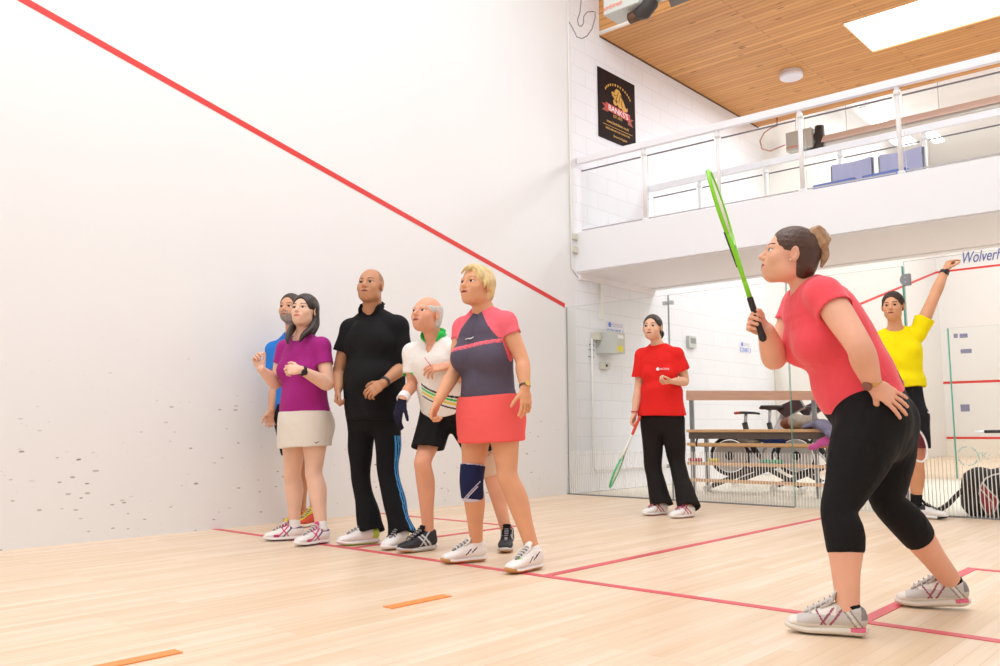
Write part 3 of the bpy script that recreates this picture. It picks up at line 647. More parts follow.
def surface(D, lo, h, relax=2):
    S = D < 0; n = np.array(D.shape)
    c = S[:-1, :-1, :-1].astype(np.int8)
    for a in range(8):
        if a: c = c+S[(a & 1):n[0]-1+(a & 1), ((a >> 1) & 1):n[1]-1+((a >> 1) & 1), (a >> 2):n[2]-1+(a >> 2)]
    act = (c > 0) & (c < 8); idx = np.argwhere(act); N = len(idx)
    if N == 0: return np.zeros((0, 3)), np.zeros((0, 4), int)
    vid = np.full(act.shape, -1, np.int32); vid[act] = np.arange(N)
    vals = np.stack([D[idx[:, 0]+(a & 1), idx[:, 1]+((a >> 1) & 1), idx[:, 2]+(a >> 2)] for a in range(8)], 1)
    off = np.array([[(a & 1), (a >> 1) & 1, a >> 2] for a in range(8)], float)
    acc = np.zeros((N, 3)); cnt = np.zeros(N)
    for a in range(8):
        for b in range(a+1, 8):
            if bin(a ^ b).count('1') != 1: continue
            va, vb = vals[:, a], vals[:, b]; m = (va < 0) != (vb < 0)
            t = np.where(m, va/np.where(m, va-vb, 1), 0)
            acc += (off[a]+(off[b]-off[a])*t[:, None])*m[:, None]; cnt += m
    V = (idx+acc/cnt[:, None])*h+lo
    Q = []
    for ax in range(3):
        u, v = (ax+1) % 3, (ax+2) % 3
        sa = [slice(1, -1)]*3; sa[ax] = slice(0, -1); sb = list(sa); sb[ax] = slice(1, None)
        s0 = S[tuple(sa)]; s1 = S[tuple(sb)]; e = np.argwhere(s0 != s1)
        if len(e) == 0: continue
        fl = s0[e[:, 0], e[:, 1], e[:, 2]]
        p = e.copy(); p[:, u] += 1; p[:, v] += 1
        def g(du, dv):
            q = p.copy(); q[:, u] -= du; q[:, v] -= dv; return vid[q[:, 0], q[:, 1], q[:, 2]]
        q = np.stack([g(1, 1), g(0, 1), g(0, 0), g(1, 0)], 1)
        q[~fl] = q[~fl][:, ::-1]; q = q[(q >= 0).all(1)]; Q.append(q)
    Q = np.concatenate(Q)
    for _ in range(relax):      # light smoothing
        sm = np.zeros_like(V); ct = np.zeros(len(V))
        for i in range(4):
            a, b = Q[:, i], Q[:, (i+1) % 4]
            for k in range(3):
                sm[:, k] += np.bincount(a, V[b, k], len(V))+np.bincount(b, V[a, k], len(V))
            ct += np.bincount(a, minlength=len(V))+np.bincount(b, minlength=len(V))
        V = V*.5+.5*sm/np.maximum(ct, 1)[:, None]
    return V, Q
def npmesh(name, V, Q, mats, parent=None, mi=None):
    me = bpy.data.meshes.new(name); me.vertices.add(len(V)); me.vertices.foreach_set('co', V.astype(np.float32).ravel())
    me.loops.add(len(Q)*4); me.loops.foreach_set('vertex_index', Q.astype(np.int32).ravel())
    me.polygons.add(len(Q)); me.polygons.foreach_set('loop_start', np.arange(0, len(Q)*4, 4, dtype=np.int32)); me.polygons.foreach_set('loop_total', np.full(len(Q), 4, np.int32))
    me.update(calc_edges=True)
    for m in (mats if isinstance(mats, (list, tuple)) else [mats]): me.materials.append(m)
    if mi is not None: me.polygons.foreach_set('material_index', np.asarray(mi, np.int32))
    me.polygons.foreach_set('use_smooth', np.ones(len(Q), bool))
    me.validate()
    o = bpy.data.objects.new(name, me); COL.objects.link(o)
    if parent is not None: adopt(o, parent)
    return o
def grow(name, F, h, mats, parent=None, paint=None, relax=2, lo=None, hi=None):
    V, Q = surface(*F.grid(h, lo, hi), relax=relax)
    mi = None
    if paint is not None: mi = paint(V[Q].mean(1))
    return npmesh(name, V, Q, mats, parent, mi)
def folds(amp, seed=0., f=16.):
    def d(X, Y, Z):
        a = X*.75+Y*.66; b = Y*.75-X*.66
        return amp*(np.sin(f*a+3.1*np.sin(f*.45*Z+seed)+seed)*np.sin(f*.8*Z+2.5*np.sin(f*.5*b+seed))+.6*np.sin(f*1.7*b+2*np.sin(f*.6*Z+seed*2)))
    return d

# ================================================================== PEOPLE
def facing(deg, up=0.):
    """0 = towards the camera side of the hall, 90 = towards the long white wall, -90 = the other way; 'up' tilts it"""
    a = math.radians(deg); h = -math.cos(a)*HF-math.sin(a)*HR; u = math.radians(up)
    return h*math.cos(u)+UP*math.sin(u)
def frame(f, up=UP, roll=0.):
    f = nrm(f); x = nrm(np.cross(up, f)); z = np.cross(f, x)      # x = the person's left
    if roll:
        r = math.radians(roll); x, z = x*math.cos(r)+z*math.sin(r), z*math.cos(r)-x*math.sin(r)
    return np.array([x, f, z])
def skin(name, col):
    return mat(name, col, .55, spec=.35, noise=.06, nscale=9, bump=.03, bscale=120)
M_eyew = mat('eye_white', '#EDE8E4', .25); M_iris = mat('iris', '#3A2A22', .2)
M_lip = {}

def head_prims(F, c, B, s=1., jaw=1., fem=False, nose=1., long=1.):
    """c = centre of the head, B rows = left, forward, up"""
    def P(x, y, z): return c+(B[0]*x+B[1]*y+B[2]*z*long)*s
    def E(x, y, z, a, b, d, k=.012, sub=False):
        e = Ell(P(x, y, z), (a*s, b*s, d*s*long), B); (F.sub if sub else F.add)(e, k*s)
    E(0, -.014, .030, .075, .094, .086)
    E(0, .030, -.020, .060, .062, .088, .03)
    for q in (-1, 1):
        E(q*.036, .012, -.062, .022*jaw, .038, .030, .03)
        E(q*.036, .056, -.026, .024, .024, .024, .02)
    E(0, .058, -.092, .026*jaw, .026, .022, .022)
    E(0, .078, .018, .046, .012, .010, .016)
    E(0, .074, -.060, .030, .022, .026, .02)
    for q in (-1, 1): E(q*.031, .099, .002, .0175, .014, .011, .012, True)
    F.add(Seg(P(0, .086, .008), P(0, .104*nose, -.024), .007*s, .0105*s), .010*s)
    E(0, .104*nose, -.028, .0105, .011, .009, .006)
    for q in (-1, 1): E(q*.011, .094, -.031, .008, .009, .007, .005)
    E(0, .0870, -.0545, .024, .009, .0045, .006); E(0, .0855, -.0645, .021, .009, .0055, .006)
    E(0, .099, -.0592, .018, .008, .0014, .003, True)
    for q in (-1, 1):
        E(q*.031, .078, .0105, .0165, .0105, .0050, .005); E(q*.031, .077, -.0065, .015, .009, .004, .005)
        e = nrm(A(q, -.35, 0)); B2 = np.array([B[0]*e[0]+B[1]*e[1], -B[0]*e[1]+B[1]*e[0], B[2]])
        F.add(Ell(P(q*.079, -.004, -.004), (.007*s, .019*s, .031*s), B2), .008*s)
        F.sub(Ell(P(q*.086, .002, -.002), (.005*s, .010*s, .018*s), B2), .004*s)
    return P
def head_paint(c, B, s, lips, brow, beard=None, long=1., mouth_open=False):
    def f(Ct):
        r = (Ct-c)@B.T/s; r[:, 2] /= long; mi = np.zeros(len(Ct), int)
        def ins(x, y, z, a, b, d, sym=False):
            X = np.abs(r[:, 0]) if sym else r[:, 0]
            return ((X-x)/a)**2+((r[:, 1]-y)/b)**2+((r[:, 2]-z)/d)**2 < 1
        if beard is not None:
            m = ((r[:, 2] < -.034) & (r[:, 1] > .0) & (r[:, 2] > -.125)) & ~ins(0, .09, -.059, .022, .03, .012) & (np.abs(r[:, 0]) > -1)
            m &= ~((r[:, 2] > -.048) & (np.abs(r[:, 0]) < .012)); m &= ~((r[:, 2] > -.055) & (np.abs(r[:, 0]) > .03) & (np.abs(r[:, 0]) < .052)); mi[m] = beard
        mi[ins(0, .090, -.0592, .0245, .024, .0085)] = lips
        if mouth_open: mi[ins(0, .092, -.0592, .016, .022, .0036)] = 3
        z0 = .0265+.0*r[:, 0]
        ax = np.abs(r[:, 0]); m = (r[:, 1] > .055) & (ax > .014) & (ax < .048) & (np.abs(r[:, 2]-(.024+.16*(ax-.014)-6.*(ax-.031)**2*0-.30*np.maximum(ax-.036, 0))) < .0036); mi[m] = brow
        m = (r[:, 1] > .06) & (ax > .017) & (ax < .046) & (np.abs(r[:, 2]-(.0085-18*(ax-.031)**2)) < .0016); mi[m] = brow
        return mi
    return f
def eyes(P, B, s, parent, gaze, iris=M_iris):
    for q in (-1, 1):
        c = P(q*.031, .0750, .0018); r = .0136*s; V = []; Q = []; mi = []
        n, m = 12, 16; g = frame(gaze)
        for i in range(n+1):
            th = PI*i/n
            for j in range(m):
                ph = 2*PI*j/m; V.append(c+r*(g[1]*math.cos(th)+math.sin(th)*(g[0]*math.cos(ph)+g[2]*math.sin(ph))))
        for i in range(n):
            for j in range(m): Q.append((i*m+j, i*m+(j+1) % m, (i+1)*m+(j+1) % m, (i+1)*m+j)); mi.append(1 if i < 3 else 0)
        npmesh('eye', np.array(V), np.array(Q), [M_eyew, iris], parent, mi)

def hand_prims(F, w, d, palm, side, curl=(20, 25, 15), spread=4., s=1., fore=None, thumb_in=20., per=None, tcurl=25):
    """w wrist, d towards the knuckles, palm = the way the palm faces, side 'L' / 'R'; per = curls per finger"""
    d = nrm(d); n = nrm(palm-d*(np.asarray(palm)@d)); T = np.cross(d, n) if side == 'R' else -np.cross(d, n)   # T = thumb side
    F.add(Seg(w-d*.01*s, w+d*.045*s, (.026*s, .018*s), (.036*s, .015*s), T), .012*s)
    F.add(Seg(w+d*.035*s, w+d*.082*s, (.036*s, .014*s), (.040*s, .0115*s), T, .8), .010*s)
    F.add(Ell(w+d*.035*s+T*.022*s+n*.008*s, (.016*s, .026*s, .014*s), np.array([T, d, n])), .010*s)
    L = [.072, .082, .076, .060]; R = [.0088, .0090, .0086, .0076]; X = [.029, .0098, -.0095, -.028]; tips = []
    for i in range(4):
        cv = per[i] if per is not None else curl
        a = math.radians(spread*(1.5-i)); dd = nrm(d*math.cos(a)+T*math.sin(a)); nn = nrm(n-dd*(n@dd))
        p = w+d*(.088-.004*abs(i-1))*s+T*X[i]*s; ang = 0.; r = R[i]*s
        for j, fr in enumerate((.46, .30, .24)):
            ang += math.radians(cv[j]); q = p+(dd*math.cos(ang)+nn*math.sin(ang))*L[i]*fr*s
            F.add(Seg(p, q, r, r*.93), .0035*s if j else .006*s); p = q; r *= .93
        tips.append(p)
    b = w+d*.028*s+T*.024*s+n*.004*s; ti = math.radians(thumb_in)
    t0 = nrm(d*.72+T*.75*math.cos(ti)+n*.75*math.sin(ti)); m = b+t0*.042*s
    F.add(Seg(b, m, .0125*s, .0105*s), .008*s); tc = math.radians(tcurl)
    t1 = nrm(t0*math.cos(tc)+(d*.6-T*.6+n*.35)*math.sin(tc)); q = m+t1*.030*s; F.add(Seg(m, q, .0102*s, .0092*s), .004*s)
    t2 = nrm(t1*math.cos(tc)+(d*.5-T*.6+n*.35)*math.sin(tc)); F.add(Seg(q, q+t2*.022*s, .0092*s, .0078*s), .004*s)
    return tips

class Person:
    def __init__(s, g, label, **k):
        s.g = np.asarray(g, float); s.w0 = (s.g-CAM)@HF
        s.e = empty('person', s.g, label=label, cat='person'); s.k = k
    def J(s, u, v, dd=0.): return ondepth(u, v, s.w0+dd)     # photo point at the person's own distance (+dd metres further back)
def torso_nodes(q, off=0., top=True):
    pel = (q['hipL']+q['hipR'])/2; sh = (q['shL']+q['shR'])/2; up = nrm(sh-pel)
    xh = nrm(q['hipL']-q['hipR']); xs = nrm(q['shL']-q['shR']); w = q['w']; c = q.get('bend', np.zeros(3))
    def ax(t): return nrm(xh*(1-t)+xs*t)
    def at(t, b=0.): return pel*(1-t)+sh*t+c*b*1.
    f = lambda t: nrm(np.cross(ax(t), up))
    N = [(at(-.10), w['hip'][0]*.80, w['hip'][1]*.80, ax(0)), (at(.04), w['hip'][0], w['hip'][1], ax(.0)), (at(.28, .8), w['waist'][0]*1.03, w['waist'][1]*1.02, ax(.3)), (at(.45, 1), w['waist'][0], w['waist'][1], ax(.45)),
         (at(.68, .7), w['chest'][0]*.96, w['chest'][1], ax(.7)), (at(.88, .2), w['chest'][0], w['chest'][1]*.95, ax(.9)), (at(1.02), w['chest'][0]*.78, w['chest'][1]*.66, ax(1))]
    return N, f, at, up
def torso(F, q, off=0., lo=0, hi=7, k=.03, extra=True):
    N, f, at, up = torso_nodes(q); N = N[lo:hi]
    F.add(Chain([n[0] for n in N], [(n[1]+off, n[2]+off) for n in N], [n[3] for n in N], 4, cap=.7), k)
    w = q['w']; xs = nrm(q['shL']-q['shR'])
    if extra:
        if w.get('bust') and hi > 5:
            r = w['bust']
            for sg in (-1, 1):
                c = at(w.get('bustz', .70), .6)+f(.7)*(w['chest'][1]*.62)+xs*sg*w['chest'][0]*.47; F.add(Ell(c, (r*1.0+off, r*.95+off, r*.92+off), frame(f(.7), up)), .04)
        if w.get('belly') and hi > 3:
            r = w['belly']; c = at(w.get('bellyz', .30), .8)+f(.3)*(w['waist'][1]*.45); F.add(Ell(c, (r*1.15+off, r*.9+off, r*1.05+off), frame(f(.3), up)), .05)
        if w.get('butt') and lo == 0:
            r = w['butt']
            for sg in (-1, 1):
                c = at(w.get('buttz', -.04))-f(0)*(w['hip'][1]*.42)+nrm(q['hipL']-q['hipR'])*sg*w['hip'][0]*.45; F.add(Ell(c, (r+off, r+off, r*1.1+off), frame(f(0), up)), .04)
        if w.get('pec') and hi > 5:
            r = w['pec']
            for sg in (-1, 1): F.add(Ell(at(.80)+f(.8)*(w['chest'][1]*.62)+xs*sg*w['chest'][0]*.45, (r+off, r*.5+off, r*.7+off), frame(f(.8), up)), .05)
    return f, at, up
def shoulders(F, q, off=0., k=.035):
    nb = q['neck']; rs = q.get('rsh', .056)
    for S_ in 'LR':
        sh = q['sh'+S_]; F.add(Seg(nb-UP*.025, sh+UP*.002, (.050+off, .046+off), (rs*.72+off, rs*.72+off)), k); F.add(Ell(sh-UP*.006, rs*.92+off), k)
def arm_chain(q, S_, off=(0, 0, 0), t0=0., t1=2., cuts=(), m=1.):
    sh, el, wr = q['sh'+S_], q['el'+S_], q['wr'+S_]; a = q.get('ra', 1.)*m
    pts = [sh, sh*.55+el*.45, el, el*.62+wr*.38, wr]; r = [.047*a, .045*a, .038*a, .0395*a, (.0265*a, .0235*a)]
    return Chain(pts, [(x[0]+off[0], x[1]+off[0]) if isinstance(x, tuple) else x+off[0] for x in r], None, 4, cuts)
def sleeve(F, q, S_, frac, o0, o1, k=.02, carve=True, flare=0.):
    """tube over the upper arm, cut square at 'frac' of its length (may run past the elbow)"""
    sh, el = q['sh'+S_], q['el'+S_]; a = q.get('ra', 1.); d = nrm(el-sh); L = np.linalg.norm(el-sh)*frac; e = sh+d*L
    r0 = .043*a+o0; r1 = .045*a+o1
    F.add(Chain([sh-d*.01, sh+d*L*.5, sh+d*(L+.03)], [r0, (r0+r1)/2, r1], None, 3, cuts=[(e, d)]), k)
    return e, d, r1
def leg_pts(q, S_):
    h, kn, an = q['hip'+S_], q['kn'+S_], q['an'+S_]; f = q['legf'+S_] if 'legf'+S_ in q else nrm(np.cross(nrm(q['hipL']-q['hipR']), UP))
    return h, kn, an, f
def leg_chain(q, S_, off=0., m=1.):
    h, kn, an, f = leg_pts(q, S_); a = q.get('rl', 1.)*m; th = q.get('rt', 1.)
    pts = [h+UP*.02, h*.7+kn*.3, h*.3+kn*.7, kn, kn*.72+an*.28-f*.012, kn*.35+an*.65-f*.004, an]
    r = [(.092*th), .085*th, .064*(th+a)/2, .052*a, .057*a, .042*a, .034*a]
    return Chain(pts, [x+off for x in r], None, 4)
def kneecap(F, q, S_):
    h, kn, an, f = leg_pts(q, S_); a = q.get('rl', 1.); F.add(Ell(kn+f*.026*a, (.030*a, .030*a, .036*a), frame(f)), .03)
def body(p, q, mats, paint, fine_head=.0028, h=.006, fem=False, hands=(), hs=1., neck_r=.054, foot=True, **hk):
    """one continuous body; the head and the hands are sampled more finely from the same field"""
    F = Field(); torso(F, q, -.004); shoulders(F, q, -.006)
    for S_ in 'LR':
        F.add(arm_chain(q, S_), .02)
        F.add(leg_chain(q, S_), .03)
        if S_ in q.get('bare', ''): kneecap(F, q, S_)
        if foot:
            fd = q['ft'+S_]; F.add(Chain([q['an'+S_]-UP*.015, q['an'+S_]+fd*.05-UP*.045, q['an'+S_]+fd*.13-UP*.062], [.030, .028, .018], None, 3), .02)
    hc, B = q['head'], q['hB']; s = q.get('hs', 1.)
    F.add(Chain([q['neck']-UP*.03, q['neck']*.5+(hc-B[2]*.05*s-B[1]*.02*s)*.5, hc-B[2]*.03*s-B[1]*.025*s], [(neck_r*1.1, neck_r), (neck_r*.95, neck_r*.97), (neck_r*.93, neck_r)], None, 4), .02)
    P = head_prims(F, hc, B, s, fem=fem, **hk)
    for S_, hd in hands: hand_prims(F, q['wr'+S_], side=S_, **hd)
    V0, Q0 = surface(*F.grid(h)); keep = np.ones(len(Q0), bool); Cn = V0[Q0].mean(1); parts = []
    regs = [(hc-B[2]*.0*s, .125*s, fine_head)]
    for S_, hd in hands: regs.append((q['wr'+S_]+nrm(hd['d'])*.10*hd.get('s', 1.), .108*hd.get('s', 1.), .0024))
    for c, R, hf in regs:
        keep &= np.linalg.norm(Cn-c, axis=1) > R-.004
        lo, hi = c-R-.01, c+R+.01; V1, Q1 = surface(*F.grid(hf, lo, hi), relax=1); k1 = np.linalg.norm(V1[Q1].mean(1)-c, axis=1) < R; Q1 = Q1[k1]
        parts.append((V1, Q1))
    Vs = [V0]; Qs = [Q0[keep]]; n = len(V0)
    for V1, Q1 in parts: Vs.append(V1); Qs.append(Q1+n); n += len(V1)
    V = np.concatenate(Vs); Q = np.concatenate(Qs)
    used = np.zeros(len(V), bool); used[Q.ravel()] = True; mp = np.cumsum(used)-1; V = V[used]; Q = mp[Q]
    mi = paint(V[Q].mean(1)) if paint else None
    o = npmesh('body', V, Q, mats, p.e, mi)
    return o, P, F

def cap_hair(q, thick=.010, line=.045, back=-.07, side=.0, temple=.058, nape=.075):
    """hair hugging the skull; face window taken out. line = hairline height on the forehead"""
    c, B, s = q['head'], q['hB'], q.get('hs', 1.)
    def P(x, y, z): return c+(B[0]*x+B[1]*y+B[2]*z)*s
    F = Field(); F.add(Ell(P(0, -.014, .032), ((.075+thick)*s, (.094+thick)*s, (.086+thick)*s), B), .01)
    F.add(Ell(P(0, -.045, -.02), ((.066+thick*.6)*s, (.058+thick*.6)*s, nape*s), B), .02)
    F.sub(Ell(P(0, .105, line-.105), (temple*1.12*s, .085*s, .105*s), B), .008)        # forehead and face
    for sg in (-1, 1):
        F.sub(Ell(P(sg*.085, .020, -.050), (.035*s, .062*s, .060*s), B), .008)      # in front of and below the ears
    F.sub(Half(P(0, 0, back), -B[2]+B[1]*.25, c, .3*s), .01)
    F.sub(Ell(P(0, .10, line-.125), (.075*s, .050*s, .118*s), B), .008)
    return F, P

# ------------------------------------------------------------------ shoes
def shoe(p, heel, d, L, upper_m, sole_m, lace_m, paint=None, pitch=0., label=None, tongue_m=None, collar=.075, toe_m=None, solepaint=None, w=1.06, hgt=1.32, tab=None, throat=None):
    """heel = floor point under the back of the heel; d = horizontal direction towards the toe"""
    d = nrm(A(d[0], d[1], 0)); pr = math.radians(pitch); f = nrm(d*math.cos(pr)-UP*math.sin(pr)); u = nrm(UP*math.cos(pr)+d*math.sin(pr)); x = np.cross(u, f)*-1; x = np.cross(f, u)
    s = L/.285; lift = math.sin(pr)*L*.72 if pitch else 0.
    o = np.asarray(heel, float)+UP*lift
    def P(a, b, c): return o+(x*a*w+f*b+u*c*hgt)*s
    B = np.array([x, f, u])
    S = Field(); S.add(Chain([P(0, .035, .016), P(0, .09, .015), P(.0, .15, .013), P(.003, .20, .013), P(.002, .245, .018)], [(.034*s*w, .020*s), (.032*s*w, .018*s), (.038*s*w, .016*s), (.045*s*w, .016*s), (.036*s*w, .016*s)], [x]*5, 4, cuts=[(P(0, 0, .001), -u)], cap=2.0), .008)
    U_ = Field(); U_.add(Chain([P(0, .040, .045), P(0, .09, .045), P(.001, .15, .040), P(.003, .205, .033), P(.003, .245, .028)], [(.033*s*w, .040*s), (.033*s*w, .040*s), (.037*s*w, .034*s), (.042*s*w, .025*s), (.034*s*w, .020*s)], [x]*5, 4, cuts=[(P(0, 0, .014), -u)], cap=1.2), .01)
    U_.add(Seg(P(0, .054, .045), P(0, .052, collar-.012), (.038*s, .046*s), (.040*s, .046*s), x, .6), .02)
    U_.add(Seg(P(0, .075, .075), P(0, .165, .050), (.026*s, .020*s), (.024*s, .016*s), x), .02)
    U_.sub(Seg(P(0, .056, collar-.006), P(0, .056, .2), (.031*s, .037*s), (.036*s, .044*s), x, .3), .004)
    sh = empty('shoe', o); adopt(sh, p.e);
    if label: sh['label'] = label
    def loc(Ct):
        r = ((Ct-o)@B.T)/s; r[:, 2] /= hgt; return r
    grow('upper', U_, .0042, upper_m if isinstance(upper_m, list) else [upper_m], sh, (lambda Ct: paint(loc(Ct))) if paint else None)
    grow('sole', S, .0042, sole_m if isinstance(sole_m, list) else [sole_m], sh, (lambda Ct: solepaint(loc(Ct))) if solepaint else None)
    T = Field(); T.add(Chain([P(0, .150, .068), P(0, .115, .086), P(0, .098, .112)], [(.020*s, .007*s), (.024*s, .007*s), (.025*s, .006*s)], [x]*3, 4), .004)
    grow('tongue', T, .004, tongue_m or lace_m, sh)
    if tab: MB().tube([P(0, .098, .104), P(0, .088, .122), P(0, .080, .120), P(0, .076, .100)], .0055*s, 8).build('tongue_tab', tab, sh)
    T = Field(); T.add(Chain([P(0, .205, .055), P(0, .150, .078), P(0, .112, .093)], [(.010*s, .006*s), (.015*s, .006*s), (.017*s, .006*s)], [x]*3, 3), .004)
    grow('lace_panel', T, .004, throat or mat('lace_gap_grey', '#8F898C', .8), sh)
    b = MB()
    for i in range(5):
        yy = .110+.019*i; zz = .099-.0080*i
        b.tube([P(-.026, yy, zz-.010), P(-.012, yy+.002, zz+.001), P(.012, yy+.008, zz+.001), P(.026, yy+.010, zz-.012)], .0028*s, 6)
    b.tube([P(-.004, .100, .100), P(-.022, .098, .112), P(-.030, .108, .100), P(-.006, .102, .100)], .0024*s, 6).tube([P(.004, .100, .100), P(.022, .098, .112), P(.032, .110, .098), P(.006, .102, .100)], .0024*s, 6)
    b.build('lace', lace_m, sh)
    return P
# ------------------------------------------------------------------ clothing helpers
M_hairdk = mat('hair_dark_brown', '#2B1E1A', .45, bump=.5, bscale=60, stretch=(1, 1, .15))
def cloth(name, c, **k):
    k.setdefault('spec', .25); return mat(name, c, k.pop('rough', .85), bump=k.pop('bump', .12), bscale=k.pop('bscale', 60), sheen=k.pop('sheen', 0.), wrinkle=.22, **k)
def top(p, q, name, mats, off=.010, sl=(.55, .55), so=(.012, .018), hem=.06, hem_n=None, neck=.064, vneck=0., paint=None, amp=.004, seed=0., h=.0048, extra=None, flare=.0, nb_drop=.015, hemflare=0.):
    F = Field(); f, at, up = torso(F, q, off); shoulders(F, q, off*.5)
    if hemflare: torso(F, q, off+hemflare, 0, 4)
    for S_, fr in zip('LR', sl):
        e, d, r = sleeve(F, q, S_, fr, so[0], so[1], .025)
        F.sub(Seg(e-d*.008, e+d*.05, r-.009, r-.007, cap=.12), .003)
    nbp = q['neck']; hd = q['head']; nd = nrm(hd-q['hB'][2]*.06-nbp)
    F.sub(Seg(nbp-nd*nb_drop+f(1)*.016, nbp+nd*.12+f(1)*.004, (neck, neck*.95)), .006)
    if vneck: F.sub(Seg(nbp+f(1)*.06+nd*.01, nbp+f(1)*.135-up*vneck, .052, .020), .004)
    hp = at(hem); hn = -up if hem_n is None else hem_n
    F.sub(Half(hp, hn, hp, 1.2), .004)
    if extra: extra(F, f, at, up)
    if amp: F.disp = folds(amp, seed)
    return grow(name, F, h, mats, p.e, (lambda Ct: paint(Ct, f, at, up)) if paint else None), f, at, up
def bottoms(p, q, name, mats, legs, off=.012, waist=.22, paint=None, amp=.003, seed=1., h=.005, hi=4, wn=None):
    """legs: per side list of (fraction along hip>knee>ankle as 0..2, radius) and the cut fraction"""
    F = Field(); f, at, up = torso(F, q, off, 0, hi)
    for S_ in 'LR':
        hj, kn, an, ff = leg_pts(q, S_); pts = []; rr = []
        spec, cut = legs
        def pt(t): return hj*(1-t)+kn*t if t <= 1 else kn*(2-t)+an*(t-1)
        for t, r in spec: pts.append(pt(t)); rr.append(r)
        a = pt(cut-.05); b = pt(cut); n = nrm(b-a)
        if cut < 1: n = nrm(n*.35-UP*.65)
        F.add(Chain(pts, rr, None, 4, cuts=[(b, n)]), .03)
        r = np.interp(cut, [t for t, _ in spec], [r_ for _, r_ in spec]); F.sub(Seg(b-n*.008, b+n*.06, r-.011, r-.009, cap=.12), .003)
    w_ = at(waist); F.sub(Half(w_, up if wn is None else wn, w_, 1.), .004)
    if amp: F.disp = folds(amp, seed, 14)
    return grow(name, F, h, mats, p.e, (lambda Ct: paint(Ct, f, at, up)) if paint else None)
def skirt(p, q, mats, top_t, hem_pt, r0, r1, r2, paint=None, h=.006, amp=.003, seed=2., pleat=0.):
    F = Field(); N, f, at, up = torso_nodes(q); ax = nrm(q['hipL']-q['hipR']); a = at(top_t); b = np.asarray(hem_pt, float)
    n = nrm(b-a); m = at(.0)*.0+(a*.6+b*.4)
    F.add(Chain([a, m, b+n*.02], [r0, r1, r2], [ax]*3, 5, cuts=[(b, n), (a, -n)], cap=1.), .02)
    torso(F, q, .012, 0, 3); F.sub(Half(a, -n, a, 1.), .003); F.sub(Half(b, n, b, 1.), .003)
    F.sub(Seg(b-n*.03, b+n*.05, (r2[0]-.012, r2[1]-.012), None, ax, .3), .003)
    if amp: F.disp = folds(amp, seed, 12)
    return grow('skirt', F, h, mats, p.e, (lambda Ct: paint(Ct, a, b, n)) if paint else None)
def socks(p, q, m, S_, up_=.10, r=.040, name='sock'):
    an, kn = q['an'+S_], q['kn'+S_]; d = nrm(kn-an); fd = q['ft'+S_]
    F = Field(); F.add(Chain([an+fd*.03-UP*.045, an-UP*.01, an+d*up_*.5, an+d*(up_+.02)], [r*.70, r*.95, r*.98, r*1.02], None, 3, cuts=[(an+d*up_, d)]), .01)
    return grow(name, F, .005, m, p.e)
def band(p, name, c0, axis, r, wdt, m, face=None, facem=None, thick=.004, el=1., n=20):
    """a strap round the wrist, optionally with a watch face"""
    ax = nrm(axis); b = MB(); x = nrm(np.cross(ax, A(.3, .2, 1))); y = np.cross(ax, x); c0 = np.asarray(c0, float)
    ring = []
    for k in range(n):
        t = 2*PI*k/n; o = x*math.cos(t)+y*math.sin(t)*el
        ring.append([b.b.verts.new(Vector(c0+o*rr+ax*w)) for rr, w in ((r, -wdt/2), (r+thick, -wdt/2), (r+thick, wdt/2), (r, wdt/2))])
    for k in range(n):
        for j in range(4): b.b.faces.new((ring[k][j], ring[(k+1) % n][j], ring[(k+1) % n][(j+1) % 4], ring[k][(j+1) % 4]))
    o = b.build(name, m, p.e)
    if face is not None:
        fd = nrm(face-ax*(np.asarray(face)@ax)); c = c0+fd*r
        g = MB().tube([c-fd*.002, c+fd*.010], wdt*.85 if wdt > .015 else .016, 16).build('dial', facem or m, o)
    return o
def pair(q, nm, c, half, deg, tilt=0.):
    d = facing(deg-90); q[nm+'L'] = c+d*half+UP*tilt; q[nm+'R'] = c-d*half-UP*tilt
def arms(q, S_, sh, el, wr): q['sh'+S_] = sh; q['el'+S_] = el; q['wr'+S_] = wr
def foot(q, S_, heel, deg): d = facing(deg); q['ft'+S_] = d; q['heel'+S_] = heel; q['an'+S_] = heel+d*.058+UP*.088
def headset(q, c, deg, up, roll=0., s=1.): q['head'] = c; q['hB'] = frame(facing(deg, up), UP, roll); q['hs'] = s

